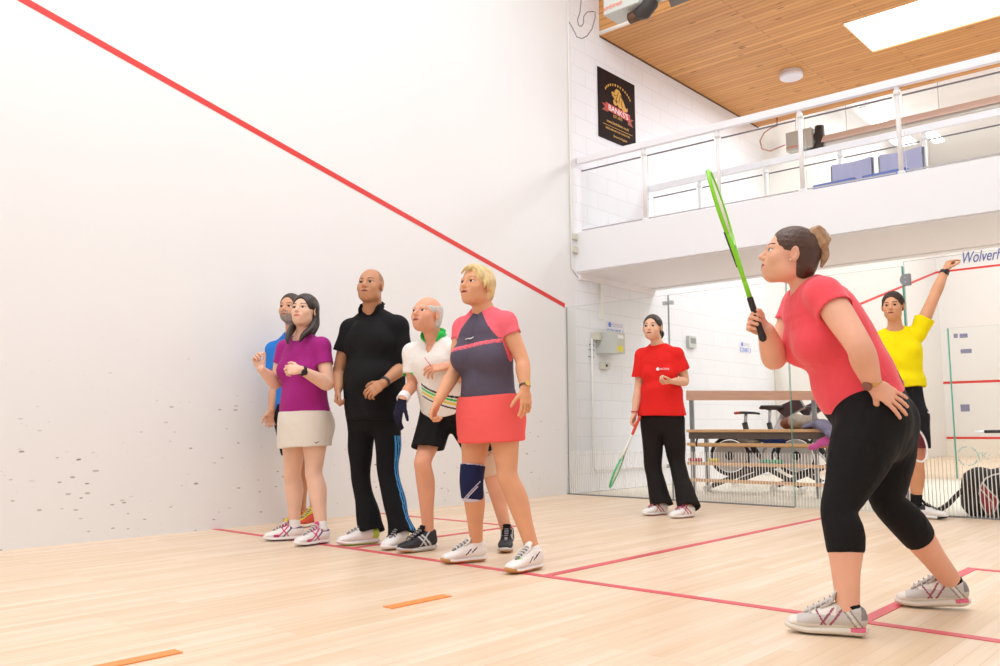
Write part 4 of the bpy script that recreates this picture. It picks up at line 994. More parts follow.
def racket(label, butt, dirn, width_ax, L, mats, grip=.17, hw=.10, hl=.155, throat=.30, decal=None):
    """squash racket: grip, shaft with open throat, hoop, strings"""
    d = nrm(dirn); w = nrm(width_ax-d*(np.asarray(width_ax)@d)); nn = np.cross(d, w); butt = np.asarray(butt, float)
    fm, gm, sm, am = mats; e = empty('squash_racket', butt, label=label, cat='racket', group='squash rackets')
    Q = lambda a, b, c=0.: butt+d*a*L/.685+w*b+nn*c
    g = Field(); g.add(Chain([Q(0, 0), Q(.012, 0), Q(.03, 0), Q(grip, 0)], [(.0175, .0150), (.0175, .0150), (.0155, .013), (.0145, .0125)], w, 3, cuts=[(Q(grip, 0), d)]), .003)
    grow('grip', g, .003, gm, e)
    MB().tube([Q(grip-.005, 0), Q(grip+.05, 0), Q(throat-.06, 0)], [.010, .0095, .010], 12).build('shaft', am, e)
    cz = .685-hl; b = MB(); pts = []
    for k in range(41):
        t = -PI/2+2*PI*k/40; yy = cz+hl*math.sin(t); xx = hw*math.cos(t)*(1 if math.sin(t) > 0 else (1-.10*math.sin(t)**2)); pts.append(Q(yy, xx))
    b.tube(pts, .0085, 8, 0, False)
    b.build('hoop', fm, e)
    for sg in (-1, 1): MB().tube([Q(throat-.075, 0), Q(throat-.05, sg*.006), Q(throat, sg*.022), Q(cz-hl*.62, sg*hw*.72)], [.009, .0085, .0085, .0085], 8).build('throat_arm', am, e)
    if decal:
        for sg in (-1, 1): MB().tube([Q(throat-.01, sg*.016+.0, .006), Q(throat+.05, sg*.040, .006), Q(cz-hl*.66, sg*hw*.70, .006)], .0065, 6).build('graphic', decal, e)
        MB().tube([Q(cz+hl*math.sin(t), hw*math.cos(t), .004) for t in np.linspace(.5, 1.9, 12)], .0072, 6).build('graphic', decal, e)
    b = MB()
    for i in range(-7, 8):
        x = i*hw/8; z = hl*math.sqrt(max(0, 1-(x/hw)**2))*.98; b.tube([Q(cz-z, x), Q(cz+z, x)], .0011, 4)
    for i in range(-9, 10):
        y = i*hl/10; z = hw*math.sqrt(max(0, 1-(y/hl)**2))*.98; b.tube([Q(cz+y, -z), Q(cz+y, z)], .0011, 4)
    s_ = b.build('strings', sm, e)
    return e, Q

# ================================================================== 1  woman in the magenta top
M_black = cloth('black_cloth', '#121114'); M_whites = mat('shoe_white', '#F0EDEA', .5); M_gum = mat('gum_sole', '#C98E52', .5); M_lace = mat('lace_white', '#F3F1EC', .7)
M_mouth = mat('mouth_dark', '#5A2420', .5)
def skinset(n, c, lip, brow, beard='#6B625E'): return [skin('skin_'+n, c), mat('lips_'+n, lip, .45), mat('brow_'+n, brow, .7), M_mouth, mat('beard_'+n, beard, .8, noise=.25, nscale=160)]

def woman_magenta():
    q = dict(w=dict(hip=(.185, .135), waist=(.155, .125), chest=(.160, .115), bust=.070, belly=.10, bellyz=.27, butt=.08), ra=1.1, rl=1.08, rt=1.02, bare='LR')
    g = onz(306, 541); p = Person(g, 'dark-haired woman in magenta top, cream skirt and pink and white shoes'); J = p.J
    foot(q, 'R', onz(303, 540), 78); foot(q, 'L', onz(329, 543), 44)
    pair(q, 'hip', J(305, 423), .092, 30); q['knL'] = J(314, 474, -.06); q['knR'] = J(292.5, 475, .06); pair(q, 'sh', J(303, 348), .164, 28)
    q['elL'] = J(328, 384, -.14); q['wrL'] = J(301, 370, -.30); q['elR'] = J(276, 383, .05); q['wrR'] = J(261, 369, -.08)
    q['neck'] = J(303.5, 334, .0); headset(q, J(304.5, 311.5, -.03), 16, 12, 0, 1.03); q['rsh'] = .052
    S = skinset('fair', '#E9BCA3', '#C9706A', '#3A2722')
    hands = (('L', dict(d=-HR+UP*.05, palm=HF*.8-UP*.3+HR*.1, per=[(30, 50, 30), (35, 55, 30), (45, 60, 35), (50, 60, 40)], spread=2, s=.94)), ('R', dict(d=-HR*.45+UP*.9, palm=HR*.6-HF*.5+UP*.2, per=[(45, 60, 30), (55, 70, 40), (60, 80, 40), (60, 80, 40)], s=.94)))
    body(p, q, S, head_paint(q['head'], q['hB'], q['hs'], 1, 2), hands=hands, jaw=1.15, neck_r=.056)
    P = lambda x, y, z: q['head']+(q['hB'][0]*x+q['hB'][1]*y+q['hB'][2]*z)*q['hs']
    eyes(P, q['hB'], q['hs'], p.e, q['hB'][1]+UP*.1)
    F, P = cap_hair(q, .011, .074, -.10, temple=.060)
    F.add(Chain([P(.070, -.02, .02), P(.076, -.025, -.06), P(.070, .010, -.13), P(.050, .06, -.190), P(.040, .075, -.235)], [.024, .026, .026, .020, .008], None, 4), .02)
    F.add(Chain([P(-.066, -.02, .02), P(-.074, -.03, -.06), P(-.074, .01, -.13), P(-.060, .065, -.20), P(-.045, .08, -.245)], [.020, .024, .026, .020, .008], None, 4), .02)
    F.add(Chain([P(0, -.095, .03), P(.02, -.100, -.05), P(.02, -.075, -.13)], [.040, .045, .035], None, 4), .03)
    F.sub(Ell(P(0, .115, -.035), (.066, .085, .108), q['hB']), .006)
    grow('hair', F, .004, M_hairdk, p.e)
    m = cloth('magenta_jersey', '#A3247E', sheen=.05)
    top(p, q, 't_shirt', m, .010, (.50, .50), (.012, .012), .06, neck=.070, amp=.0035, seed=.4, nb_drop=.035)
    hp = J(305, 447, .0)
    sk = skirt(p, q, [cloth('cream_skirt_cloth', '#E4DCD0'), mat('logo_black', '#2A2426', .6)], .16, hp, (.172, .148), (.190, .170), (.192, .168), amp=.0035)
    b = MB(); c = J(316, 442.5, -.205)
    b.tube([c-HR*.012+UP*.004, c-UP*.004, c+HR*.022+UP*.008], [.001, .004, .001], 6).build('swoosh_mark', MATS['logo_black'], sk)
    band(p, 'wristwatch', q['wrL']+nrm(q['elL']-q['wrL'])*.012, q['wrL']-q['elL'], .029, .024, M_dark, -HF, M_dark)
    W_ = [M_whites, mat('shoe_pink', '#D43E80', .5), mat('shoe_purple', '#5B3277', .5)]
    def pt(r):
        mi = np.zeros(len(r), int); y, z = r[:, 1], r[:, 2]; sd = np.abs(r[:, 0]) > .018
        mi[sd & (np.abs(((y-.10)*.8+(z-.05))) < .005)] = 2; mi[sd & (np.abs(((y-.135)*.8+(z-.05))) < .005)] = 1; mi[sd & (np.abs(((y-.12)*.9-(z-.045))) < .005)] = 1
        mi[(z > .066) & (y < .09) & (z < .10)] = 2; mi[sd & (y > .165) & (y < .20) & (z < .035)] = 1; return mi
    sp = lambda r: np.where(r[:, 2] < .009, 2, 0)
    for S_ in 'RL': shoe(p, q['heel'+S_], q['ft'+S_], .275, W_, W_, mat('lace_pale', '#EFE4E4', .7), pt, tongue_m=W_[1], solepaint=sp)
    for S_ in 'LR': socks(p, q, mat('sock_white', '#F2EFEC', .8), S_, .055, .040)

# ================================================================== 2  man in blue behind her
def man_blue():
    q = dict(w=dict(hip=(.165, .12), waist=(.155, .12), chest=(.175, .12)), rsh=.055)
    g = onz(302, 527); p = Person(g, 'grey-bearded man in blue shirt mostly hidden behind the magenta top woman'); J = p.J
    foot(q, 'L', onz(320, 525), 30); foot(q, 'R', onz(306, 523), 22)
    pair(q, 'hip', J(297, 418), .09, 15); q['knL'] = J(314, 471, -.03); q['knR'] = J(299, 471, .03); pair(q, 'sh', J(295, 350), .175, 8)
    q['elL'] = J(318, 378, -.1); q['wrL'] = J(312, 405, -.2); q['elR'] = J(275, 385, .0); q['wrR'] = J(271.5, 410, -.05)
    q['neck'] = J(293, 332, .0); headset(q, J(290.5, 309, -.05), 14, 6, 0, 1.05)
    S = skinset('tan', '#D9A283', '#A86A58', '#4A3C36', '#9A8C84')
    body(p, q, S, head_paint(q['head'], q['hB'], q['hs'], 1, 2, 4), hands=(('R', dict(d=-UP*.95-HR*.1, palm=HR*.3-HF*.6, per=[(30, 40, 30)]*4)),), h=.007)
    P = lambda x, y, z: q['head']+(q['hB'][0]*x+q['hB'][1]*y+q['hB'][2]*z)*q['hs']
    eyes(P, q['hB'], q['hs'], p.e, q['hB'][1])
    F, P = cap_hair(q, .006, .084, -.02, nape=.03); grow('hair', F, .0045, mat('hair_grey_brown', '#4B3F3A', .7, bump=.5, bscale=120), p.e)
    top(p, q, 'shirt', cloth('blue_jersey', '#2F7FD6'), .012, (.6, .6), (.02, .03), -.02, amp=.004, seed=3, h=.007)
    bottoms(p, q, 'shorts', M_black, ([(0, .105), (.4, .105), (.72, .10)], .68), .014, .22, h=.007)
    O = [mat('shoe_orange_red', '#C9401E', .5), mat('shoe_yellow', '#E9D33A', .5)]
    pt = lambda r: np.where(((r[:, 1] > .09) & (np.abs(r[:, 0]) < .02)) | (np.abs((r[:, 1]-.06)*.9-(r[:, 2]-.05)) < .007), 1, 0)
    for S_ in 'LR': shoe(p, q['heel'+S_], q['ft'+S_], .29, O, [mat('sole_pale', '#E9DFCB', .5)], mat('lace_yellow', '#E9DC5A', .7), pt, collar=.09)

# ================================================================== 3  bald man in black
def man_black():
    q = dict(w=dict(hip=(.175, .135), waist=(.182, .148), chest=(.190, .135), belly=.10, bellyz=.4, pec=.07), ra=1.12, rsh=.062, rt=.86, rl=.9)
    g = onz(372, 543); p = Person(g, 'bald man in black polo shirt and black trousers with a blue side stripe'); J = p.J
    foot(q, 'R', onz(379, 543.5), 66); foot(q, 'L', onz(406, 545.5), 22)
    pair(q, 'hip', J(374, 414), .095, 22); q['knL'] = J(389, 476, -.06); q['knR'] = J(361, 476, .02); pair(q, 'sh', J(374, 328), .180, 18)
    q['elR'] = J(339, 371, .08); q['wrR'] = J(338.5, 389, -.04); q['elL'] = J(405, 365, -.06); q['wrL'] = J(383.5, 383, -.25)
    q['neck'] = J(373, 307, .02); headset(q, J(370.5, 286.5, -.05), 13, 10, 0, 1.07)
    S = skinset('brown', '#C08A68', '#A2614F', '#2A2322', '#9C7662')
    h0 = head_paint(q['head'], q['hB'], q['hs'], 1, 2, None, 1., True)
    def bald_paint(Ct):
        m = h0(Ct); r = (Ct-q['head'])@q['hB'].T; m[(r[:, 1] < .035-.3*np.maximum(r[:, 2]-.05, 0)) & (r[:, 2] > -.035-.0*r[:, 1]) & (r[:, 2] < .125) & (np.abs(r[:, 0]) < .082) & ((r[:, 1] < -.012) | (r[:, 2] > .028)) & ((r[:, 1]+.05)**2+(r[:, 2]-.1)**2+r[:, 0]**2 > .0032)] = 4; return m
    hands = (('R', dict(d=-UP*.9-HR*.15-HF*.2, palm=HR*.85+HF*.2, per=[(60, 70, 40)]*4, s=1.0)), ('L', dict(d=-HR*.80-UP*.55, palm=HF*.8-UP*.35, per=[(15, 30, 20), (20, 35, 20), (25, 40, 25), (30, 45, 25)], s=1.05, spread=3)))
    body(p, q, S, bald_paint, hands=hands, jaw=1.3, neck_r=.066)
    P = lambda x, y, z: q['head']+(q['hB'][0]*x+q['hB'][1]*y+q['hB'][2]*z)*q['hs']
    eyes(P, q['hB'], q['hs'], p.e, q['hB'][1]+UP*.1)
    def ex(F, f, at, up):    # collar
        nb = q['neck']; ff = f(1); nd = nrm(q['head']-q['hB'][2]*.06-nb)
        for sg, x in ((1, q['shL']-q['shR']), (-1, q['shR']-q['shL'])):
            x = nrm(x); F.add(Chain([nb-ff*.062+nd*.040, nb+x*.074+nd*.020-ff*.01, nb+x*.070+ff*.066-nd*.026, nb+x*.060+ff*.125-nd*.080], [(.008, .024), (.009, .024), (.009, .024), (.006, .016)], [ff, ff, x, x], 4), .008)
    top(p, q, 'polo_shirt', M_black, .014, (1.0, .54), (.014, .028), -.06, neck=.070, vneck=.10, amp=.005, seed=1.4, extra=ex, nb_drop=.035, hemflare=.012)
    BS = mat('stripe_blue', '#2F8FD0', .6)
    leg_out = lambda Ct: None
    def pt(Ct, f, at, up):
        hj, kn, an, ff = leg_pts(q, 'L'); lf = facing(22-90); fr = facing(22); up_ = (Ct-kn)@nrm(hj-an) > 0
        d1, d2 = nrm(hj-kn), nrm(kn-an); D = np.where(up_[:, None], d1, d2); r = Ct-kn; o = r-np.sum(r*D, 1)[:, None]*D
        ang = np.degrees(np.arctan2(-(o@fr), o@lf)); m = (o@lf > .0) & ((Ct-kn)@d1 < .26) & (np.abs(ang-4) < 30)
        st = np.abs(((ang-4)/8.) % 2-1) < .55
        return np.where(m & st, 1, 0)
    tr = bottoms(p, q, 'trousers', [cloth('black_trouser_cloth', '#0F0E11'), BS], ([(0, .100), (.5, .084), (1, .070), (1.6, .072), (2.12, .094)], 2.03), .010, .10, paint=pt, amp=.006, seed=2.2)
    pt2 = lambda r: np.where((np.abs(r[:, 0]) > .02) & (r[:, 1] < .05) & (r[:, 2] > .03), 1, 0)
    U = [M_whites, mat('shoe_lime', '#C6E04A', .5)]; sp = lambda r: np.where(r[:, 2] < .010, 1, 0)
    so = [M_whites, mat('shoe_lime', '#C6E04A', .5)]
    shoe(p, q['heelR'], q['ftR'], .295, U, so, M_lace, pt2, solepaint=sp); shoe(p, q['heelL'], q['ftL'], .295, U, [M_whites, M_gum], mat('lace_black', '#222', .7) if False else M_black, pt2, solepaint=sp)
    band(p, 'wristband', q['wrL']+nrm(q['elL']-q['wrL'])*.015, q['wrL']-q['elL'], .033, .020, M_dark, None)

# ================================================================== 4  older man in white polo
def man_white():
    q = dict(w=dict(hip=(.160, .125), waist=(.150, .115), chest=(.170, .12)), ra=.98, rsh=.052, rl=1.0, rt=.93, bare='R')
    g = onz(440, 550); p = Person(g, 'older man in white polo with green collar, black shorts and a dark glove'); J = p.J
    foot(q, 'R', onz(436, 549.5), 50); foot(q, 'L', onz(508, 547.5), 4)
    pair(q, 'hip', J(449, 412, .05), .09, 35); q['knR'] = J(423, 463, -.10); q['knL'] = J(489, 466, .08); pair(q, 'sh', J(434, 352, -.06), .170, 30, 0)
    q['elR'] = J(412.5, 384, .02); q['wrR'] = J(402, 400, -.12); q['elL'] = J(468, 380, -.12); q['wrL'] = J(449, 366, -.22)
    q['neck'] = J(435, 335, -.06); headset(q, J(426.5, 315.5, -.12), 32, 14, 0, 1.05)
    S = skinset('rosy', '#E0A384', '#B4685C', '#B89A88', '#D9B8A4')+[cloth('navy_glove', '#1B1C33')]
    hp = head_paint(q['head'], q['hB'], q['hs'], 1, 2, None, 1., True); wr = q['wrR']; wd_ = nrm(-UP*.9-HR*.25)
    def pt(Ct):
        m = hp(Ct); m[((Ct-wr)@wd_ > -.005) & (np.linalg.norm(Ct-wr, axis=1) < .24)] = 5; return m
    hands = (('R', dict(d=-UP*.9-HR*.25, palm=HR*.5+HF*.5-UP*.1, per=[(10, 25, 15), (15, 25, 15), (20, 30, 20), (20, 30, 20)], s=1.12, spread=3, thumb_in=0, tcurl=5)),
             ('L', dict(d=-HR*.93-UP*.12, palm=HF*.5-UP*.75, per=[(5, 25, 15), (15, 30, 20), (25, 35, 20), (35, 40, 25)], s=1.06, spread=7)))
    body(p, q, S, pt, hands=hands, jaw=1.0, nose=1.05, neck_r=.057)
    P = lambda x, y, z: q['head']+(q['hB'][0]*x+q['hB'][1]*y+q['hB'][2]*z)*q['hs']
    eyes(P, q['hB'], q['hs'], p.e, q['hB'][1]+UP*.15)
    F, P = cap_hair(q, .0065, .02, -.062, temple=.070); F.sub(Ell(P(0, .025, .100), (.100, .112, .078), q['hB']), .012)
    grow('hair', F, .0035, mat('hair_white', '#CFC9C3', .8, bump=.4, bscale=140, noise=.15, nscale=80), p.e)
    gc = cloth('green_trim', '#38C85A'); sm = [cloth('white_pique', '#F1EDE8'), gc, mat('stripe_yellow', '#E4D43A', .7), mat('stripe_black', '#23211F', .7)]
    def ex(F, f, at, up): pass
    sh_, f, at, up = None, None, None, None
    def ptop(Ct, f, at, up):
        mi = np.zeros(len(Ct), int); c = at(.36); x = nrm(q['shL']-q['shR']); r = Ct-c; a = r@x; b = r@up; fr = r@f(.4) > 0
        k = b+.55*a
        for lo_, hi_, m_ in ((.045, .058, 3), (.024, .038, 1), (.0, .015, 2), (-.025, -.015, 3)): mi[fr & (k > lo_) & (k < hi_) & (a > -.07)] = m_
        for S_ in 'LR':
            d = nrm(q['el'+S_]-q['sh'+S_]); L = np.linalg.norm(q['el'+S_]-q['sh'+S_])*.72; t = (Ct-q['sh'+S_])@d; dd_ = np.linalg.norm(Ct-q['sh'+S_]-t[:, None]*d, axis=1); mi[(t > L-.014) & (t < L+.004) & (dd_ < .072)] = 1
        return mi
    top(p, q, 'polo_shirt', sm, .012, (.72, .72), (.012, .024), .03, neck=.066, vneck=.065, amp=.005, seed=5, paint=ptop, nb_drop=.035, hemflare=.012)
    F = Field(); nb = q['neck']; ff = facing(32); nd = nrm(q['head']-q['hB'][2]*.06-nb)
    for x in (q['shL']-q['shR'], q['shR']-q['shL']):
        x = nrm(x); F.add(Chain([nb-ff*.056+nd*.045, nb+x*.070+nd*.022-ff*.01, nb+x*.068+ff*.062-nd*.024, nb+x*.042+ff*.118-nd*.085], [(.008, .026), (.009, .026), (.009, .026), (.006, .018)], [ff, ff, x, x], 4), .008)
    grow('collar', F, .004, gc, p.e)
    bottoms(p, q, 'shorts', M_black, ([(0, .112), (.4, .106), (.8, .100)], .72), .010, .14, amp=.003, seed=4)
    band(p, 'wristband', q['wrR']+nrm(q['elR']-q['wrR'])*.028, q['wrR']-q['elR'], .030, .05, mat('towelling_white', '#F0EEF0', .9), None, thick=.008)
    Bk = [mat('shoe_black', '#26252A', .6), mat('shoe_silver', '#C9CACD', .4)]
    pb = lambda r: np.where((np.abs(r[:, 0]) > .016) & ((np.abs((r[:, 1]-.12)*.8-(r[:, 2]-.05)) < .006) | (np.abs((r[:, 1]-.09)*.8-(r[:, 2]-.05)) < .006) | (np.abs((r[:, 1]-.11)+(r[:, 2]-.05)) < .005)), 1, 0)
    sg = [mat('sole_grey', '#C7C3BE', .6), M_gum]; sp = lambda r: np.where((r[:, 2] < .014) & (r[:, 1] > .2) | (r[:, 2] < .004), 1, 0)
    for S_ in 'LR': shoe(p, q['heel'+S_], q['ft'+S_], .295, Bk, sg, M_black, pb, solepaint=sp, collar=.095)
    F = Field(); kn, an, hj = q['knL'], q['anL'], q['hipL']; F.add(Chain([kn+nrm(hj-kn)*.10, kn, kn+nrm(an-kn)*.10], [.062, .060, .056], None, 4, cuts=[(kn+nrm(hj-kn)*.075, nrm(hj-kn)), (kn+nrm(an-kn)*.07, nrm(an-kn))]), .01)
    grow('knee_support', F, .005, cloth('beige_elastic', '#D9B69C'), p.e)
    b = MB(); tips = q['wrL']-HR*.14; b.tube([J(424.5, 357.5, -.3), J(431, 366, -.3)], .003, 6); tag(recentre(b.build('pink_stick', mat('pink_pen', '#E58A90', .5))), 'thin pink stick held in the older man\'s raised hand', 'stick')

# ================================================================== 5  blonde woman
def woman_blonde():
    q = dict(w=dict(hip=(.180, .135), waist=(.150, .120), chest=(.168, .120), bust=.090, bustz=.64, belly=.09, bellyz=.28, butt=.085), ra=1.02, rl=1.05, rt=1.0, rsh=.052, bare='L')
    g = onz(500, 566); p = Person(g, 'blonde woman in charcoal and coral top, coral skirt and navy knee brace'); J = p.J
    foot(q, 'R', onz(486, 561), 64); foot(q, 'L', onz(541, 568.5), 42)
    pair(q, 'hip', J(490, 415), .092, 42); q['knR'] = J(471.5, 481, .02); q['knL'] = J(508, 477, -.10); pair(q, 'sh', J(484, 325), .160, 38)
    q['elL'] = J(522, 360, -.14); q['wrL'] = J(525, 388, -.22); q['elR'] = J(455, 371, .05); q['wrR'] = J(438, 401, -.10)
    q['neck'] = J(484, 306, .0); headset(q, J(477, 286.8, -.03), 40, 12, 0, 1.05)
    S = skinset('warm', '#DDA07A', '#B85F52', '#9A744E')
    hands = (('L', dict(d=-UP*.93+HR*.05-HF*.1, palm=HF*.7-HR*.5, per=[(5, 20, 12), (10, 25, 15), (15, 30, 15), (15, 25, 15)], s=.97, spread=6, tcurl=10)),
             ('R', dict(d=-UP*.88-HR*.35, palm=HR*.7-HF*.3, per=[(50, 60, 40)]*4, s=.95)))
    body(p, q, S, head_paint(q['head'], q['hB'], q['hs'], 1, 2, None, 1., True), hands=hands, jaw=1.15, neck_r=.057)
    P = lambda x, y, z: q['head']+(q['hB'][0]*x+q['hB'][1]*y+q['hB'][2]*z)*q['hs']
    eyes(P, q['hB'], q['hs'], p.e, q['hB'][1]+UP*.15)
    F, P = cap_hair(q, .007, .074, -.085, temple=.060)
    F.add(Chain([P(.02, .060, .096), P(-.020, .084, .082), P(-.050, .084, .050)], [.014, .010, .004], None, 3), .012); F.add(Chain([P(.02, .06, .096), P(.045, .070, .076), P(.064, .052, .028)], [.014, .011, .005], None, 3), .012); F.add(Chain([P(.0, .06, .096), P(.012, .086, .076), P(-.010, .097, .058)], [.012, .008, .003], None, 3), .01)
    for sg in (-1, 1):
        for k in range(3): F.add(Chain([P(sg*.070, .02-.02*k, .05), P(sg*.084, .030-.022*k, .01), P(sg*.078, .028-.024*k, -.026)], [.014, .011, .004], None, 3), .012)
    F.disp = lambda X, Y, Z: .0012*np.sin(170*(X*.7+Y*.7)+6*np.sin(20*Z))*np.sin(120*(Y*.7-X*.7))
    hm = mat('hair_blonde', '#D9BC84', .5, bump=.8, bscale=70, noise=.28, nscale=40, stretch=(1, 1, .25)); grow('hair', F, .0035, hm, p.e)
    top_m = [cloth('charcoal_jersey', '#5A5263'), cloth('coral_jersey', '#EE6B78')]
    def pt(Ct, f, at, up):
        x = nrm(q['shL']-q['shR']); r = Ct-at(.86, .3); a = np.abs(r@x); b = r@up; fr = (r@f(.9)) > -.01; mi = np.zeros(len(Ct), int)
        mi[(a > .060+.75*(.10-b)) & (b > -.02)] = 1; 
        for S_ in 'LR':
            d = nrm(q['el'+S_]-q['sh'+S_]); t = (Ct-q['sh'+S_])@d; mi[(np.linalg.norm(Ct-q['sh'+S_]-t[:, None]*d, axis=1) < .066) & (t > .0) & (a > .150)] = 1
        mi[fr & (np.abs(b+.050-.10*(r@x)) < .008)] = 1; mi[fr & (np.abs(b+.062-.10*(r@x)) < .002)] = 1
        return mi
    sh_, f, at, up = top(p, q, 't_shirt', top_m, .009, (.36, .36), (.008, .014), .14, neck=.070, vneck=.080, amp=.004, seed=2.5, paint=pt, nb_drop=.045)
    b = MB(); c = at(.84, .6)+f(.85)*.135; x = nrm(q['shL']-q['shR'])
    b.tube([c-x*.03-UP*.004, c-x*.012, c+x*.01-UP*.002+f(1)*.0, c+x*.030+UP*.006], [.0025, .002, .0035, .002], 6).build('logo_mark', M_white, sh_)
    hp = J(491, 442, 0)
    skirt(p, q, cloth('coral_skirt_cloth', '#F0605C'), .215, hp, (.165, .140), (.200, .175), (.205, .182), amp=.004, seed=.6)
    # knee brace
    kn, an, hj = q['knR'], q['anR'], q['hipR']; u1 = nrm(hj-kn); u2 = nrm(an-kn)
    F = Field(); F.add(Chain([kn+u1*.12, kn, kn+u2*.12], [.072, .067, .063], None, 4, cuts=[(kn+u1*.092, u1), (kn+u2*.10, u2)]), .01)
    bc = [cloth('navy_neoprene', '#1C2148'), mat('brace_trim', '#C9C4D6', .6)]
    def pb(Ct):
        t = (Ct-kn)@u1; x = (Ct-kn)@HR; ff = (Ct-kn)@HF < 0; return np.where((t > .086) | (t < -.099) | (ff & (t < -.03) & (np.abs(x-.035-(t+.03)*.9) < .004)) | (ff & (t < .0) & (np.abs(x-.05-(t+.0)*.9) < .003)), 1, 0)
    grow('knee_brace', F, .004, bc, p.e, pb)
    band(p, 'wristwatch', q['wrL']+nrm(q['elL']-q['wrL'])*.012, q['wrL']-q['elL'], .028, .012, mat('watch_strap_dark', '#4A3A34', .4), -HF+HR*.5, mat('watch_gold', '#D9B36A', .25, .8), thick=.003)
    tips = []
    for dx, dz in ((-.010, -.105), (.012, -.106)): band(p, 'ring', q['wrL']+HR*dx+UP*dz-HF*.012, UP, .0098, .006, MATS['watch_gold'], thick=.002)
    U = [M_whites, mat('shoe_dark_mark', '#4B4148', .5), mat('shoe_green', '#9BE06A', .5)]
    def pu(r):
        y, z = r[:, 1], r[:, 2]; mi = np.zeros(len(r), int); sd = np.abs(r[:, 0]) > .02
        mi[sd & (np.abs((y-.085)*.7+(z-.055)) < .0035) & (z > .045) & (z < .075)] = 1; mi[sd & (np.abs((y-.125)*.7+(z-.045)) < .0035) & (z > .035) & (z < .06)] = 1; return mi
    pg = lambda r: np.where((np.abs(r[:, 0]) < .018) & (np.abs(r[:, 1]-.185) < .014), 2, pu(r))
    sp = lambda r: np.where((r[:, 2] < .014) | (r[:, 1] > .235), 1, 0)
    shoe(p, q['heelR'], q['ftR'], .285, U, [M_whites, M_gum], M_lace, pu, solepaint=sp, collar=.085); shoe(p, q['heelL'], q['ftL'], .285, U, [M_whites, M_gum], M_lace, pg, solepaint=sp, collar=.085)
    for S_ in 'LR': socks(p, q, mat('sock_white', '#F2EFEC', .8), S_, .035, .040)

# ================================================================== 6  woman in the red shirt
def woman_red():
    q = dict(w=dict(hip=(.175, .125), waist=(.150, .110), chest=(.158, .11), bust=.058), rsh=.050, rt=.95)
    g = onz(668, 514); p = Person(g, 'dark-haired woman in red T-shirt and black trousers by the glass back wall'); J = p.J
    foot(q, 'R', onz(667, 514.5), 62); foot(q, 'L', onz(694, 517), 60)
    pair(q, 'hip', J(662, 421), .09, 28); q['knR'] = J(653, 466, .03); q['knL'] = J(678, 466, -.05); pair(q, 'sh', J(660, 355), .158, 24)
    q['elR'] = J(638.5, 389, .08); q['wrR'] = J(634.5, 414, .02); q['elL'] = J(685, 381, -.06); q['wrL'] = J(672, 381.5, -.22)
    q['neck'] = J(658, 343, .0); headset(q, J(652.5, 328, -.03), 28, 6, 0, 1.02)
    S = skinset('light', '#E2B294', '#C07068', '#2E2220')
    hands = (('R', dict(d=-UP*.95-HR*.25, palm=HR*.6-HF*.5, per=[(55, 75, 50)]*4, s=.95)), ('L', dict(d=-HR*.8-HF*.25-UP*.1, palm=HF*.3+UP*.9, per=[(50, 60, 40)]*4, s=.95)))
    body(p, q, S, head_paint(q['head'], q['hB'], q['hs'], 1, 2, None, 1., True), hands=hands, jaw=1.0, neck_r=.052, fine_head=.003)
    P = lambda x, y, z: q['head']+(q['hB'][0]*x+q['hB'][1]*y+q['hB'][2]*z)*q['hs']
    eyes(P, q['hB'], q['hs'], p.e, q['hB'][1])
    F, P = cap_hair(q, .007, .080, -.06, temple=.060); F.add(Ell(P(0, -.115, .0), (.03, .035, .035), q['hB']), .02); F.add(Chain([P(.03, -.12, .0), P(.05, -.13, -.03), P(.045, -.12, -.07)], [.02, .016, .006], None, 3), .01)
    grow('hair', F, .004, M_hairdk, p.e)
    ts, f, at, up = top(p, q, 't_shirt', cloth('red_jersey', '#E02420'), .016, (.66, .66), (.014, .032), .08, neck=.064, amp=.005, seed=.9, nb_drop=.025, hemflare=.024)
    x = nrm(q['shL']-q['shR']); c = at(.77, .6)+f(.8)*.150+x*.045
    b = MB(); b.tube([c-x*.03-f(1)*.004, c-x*.03+f(1)*.003], .015, 12); b.build('round_badge', M_white, ts)
    text('chest_lettering', 'ACTIVE', .024, c-x*.010-UP*.008+f(1)*.0, x-UP*.05, UP, M_white, ts, .003, 'LEFT')
    bottoms(p, q, 'trousers', [cloth('black_brown_trousers', '#1C1615')], ([(0, .104), (.5, .090), (1, .074), (1.6, .080), (2.12, .102)], 2.04), .008, .13, amp=.004, seed=7)
    U = [M_whites, mat('shoe_crimson', '#C2264E', .5)]
    pu = lambda r: np.where((np.abs(r[:, 0]) > .016) & ((np.abs((r[:, 1]-.12)*.8-(r[:, 2]-.05)) < .005) | (np.abs((r[:, 1]-.09)*.8-(r[:, 2]-.05)) < .005) | (np.abs((r[:, 1]-.13)+(r[:, 2]-.05)) < .004)), 1, 0)
    sp = lambda r: np.where(r[:, 2] < .008, 1, 0)
    for S_ in 'LR': shoe(p, q['heel'+S_], q['ft'+S_], .27, U, [M_whites, M_gum] if S_ == 'L' else U, mat('lace_crimson', '#C9305A', .7), pu, solepaint=sp)
    band(p, 'wristband', q['wrR']+UP*.02, UP, .026, .010, MATS['shoe_crimson'])
    gp = q['wrR']-UP*.075-HR*.02+HR*.012; bt = J(639.5, 417.5, -.03); tp = J(610.5, 485.5, -.06)
    racket('green and white squash racket held low by the red shirt woman', bt, tp-bt, HR*.3+HF*.95, .66, (mat('racket_green', '#3FC07A', .4), mat('grip_red', '#D9482E', .7), mat('strings_white', '#E9E9E0', .5), mat('racket_white', '#E4E2DA', .4)))

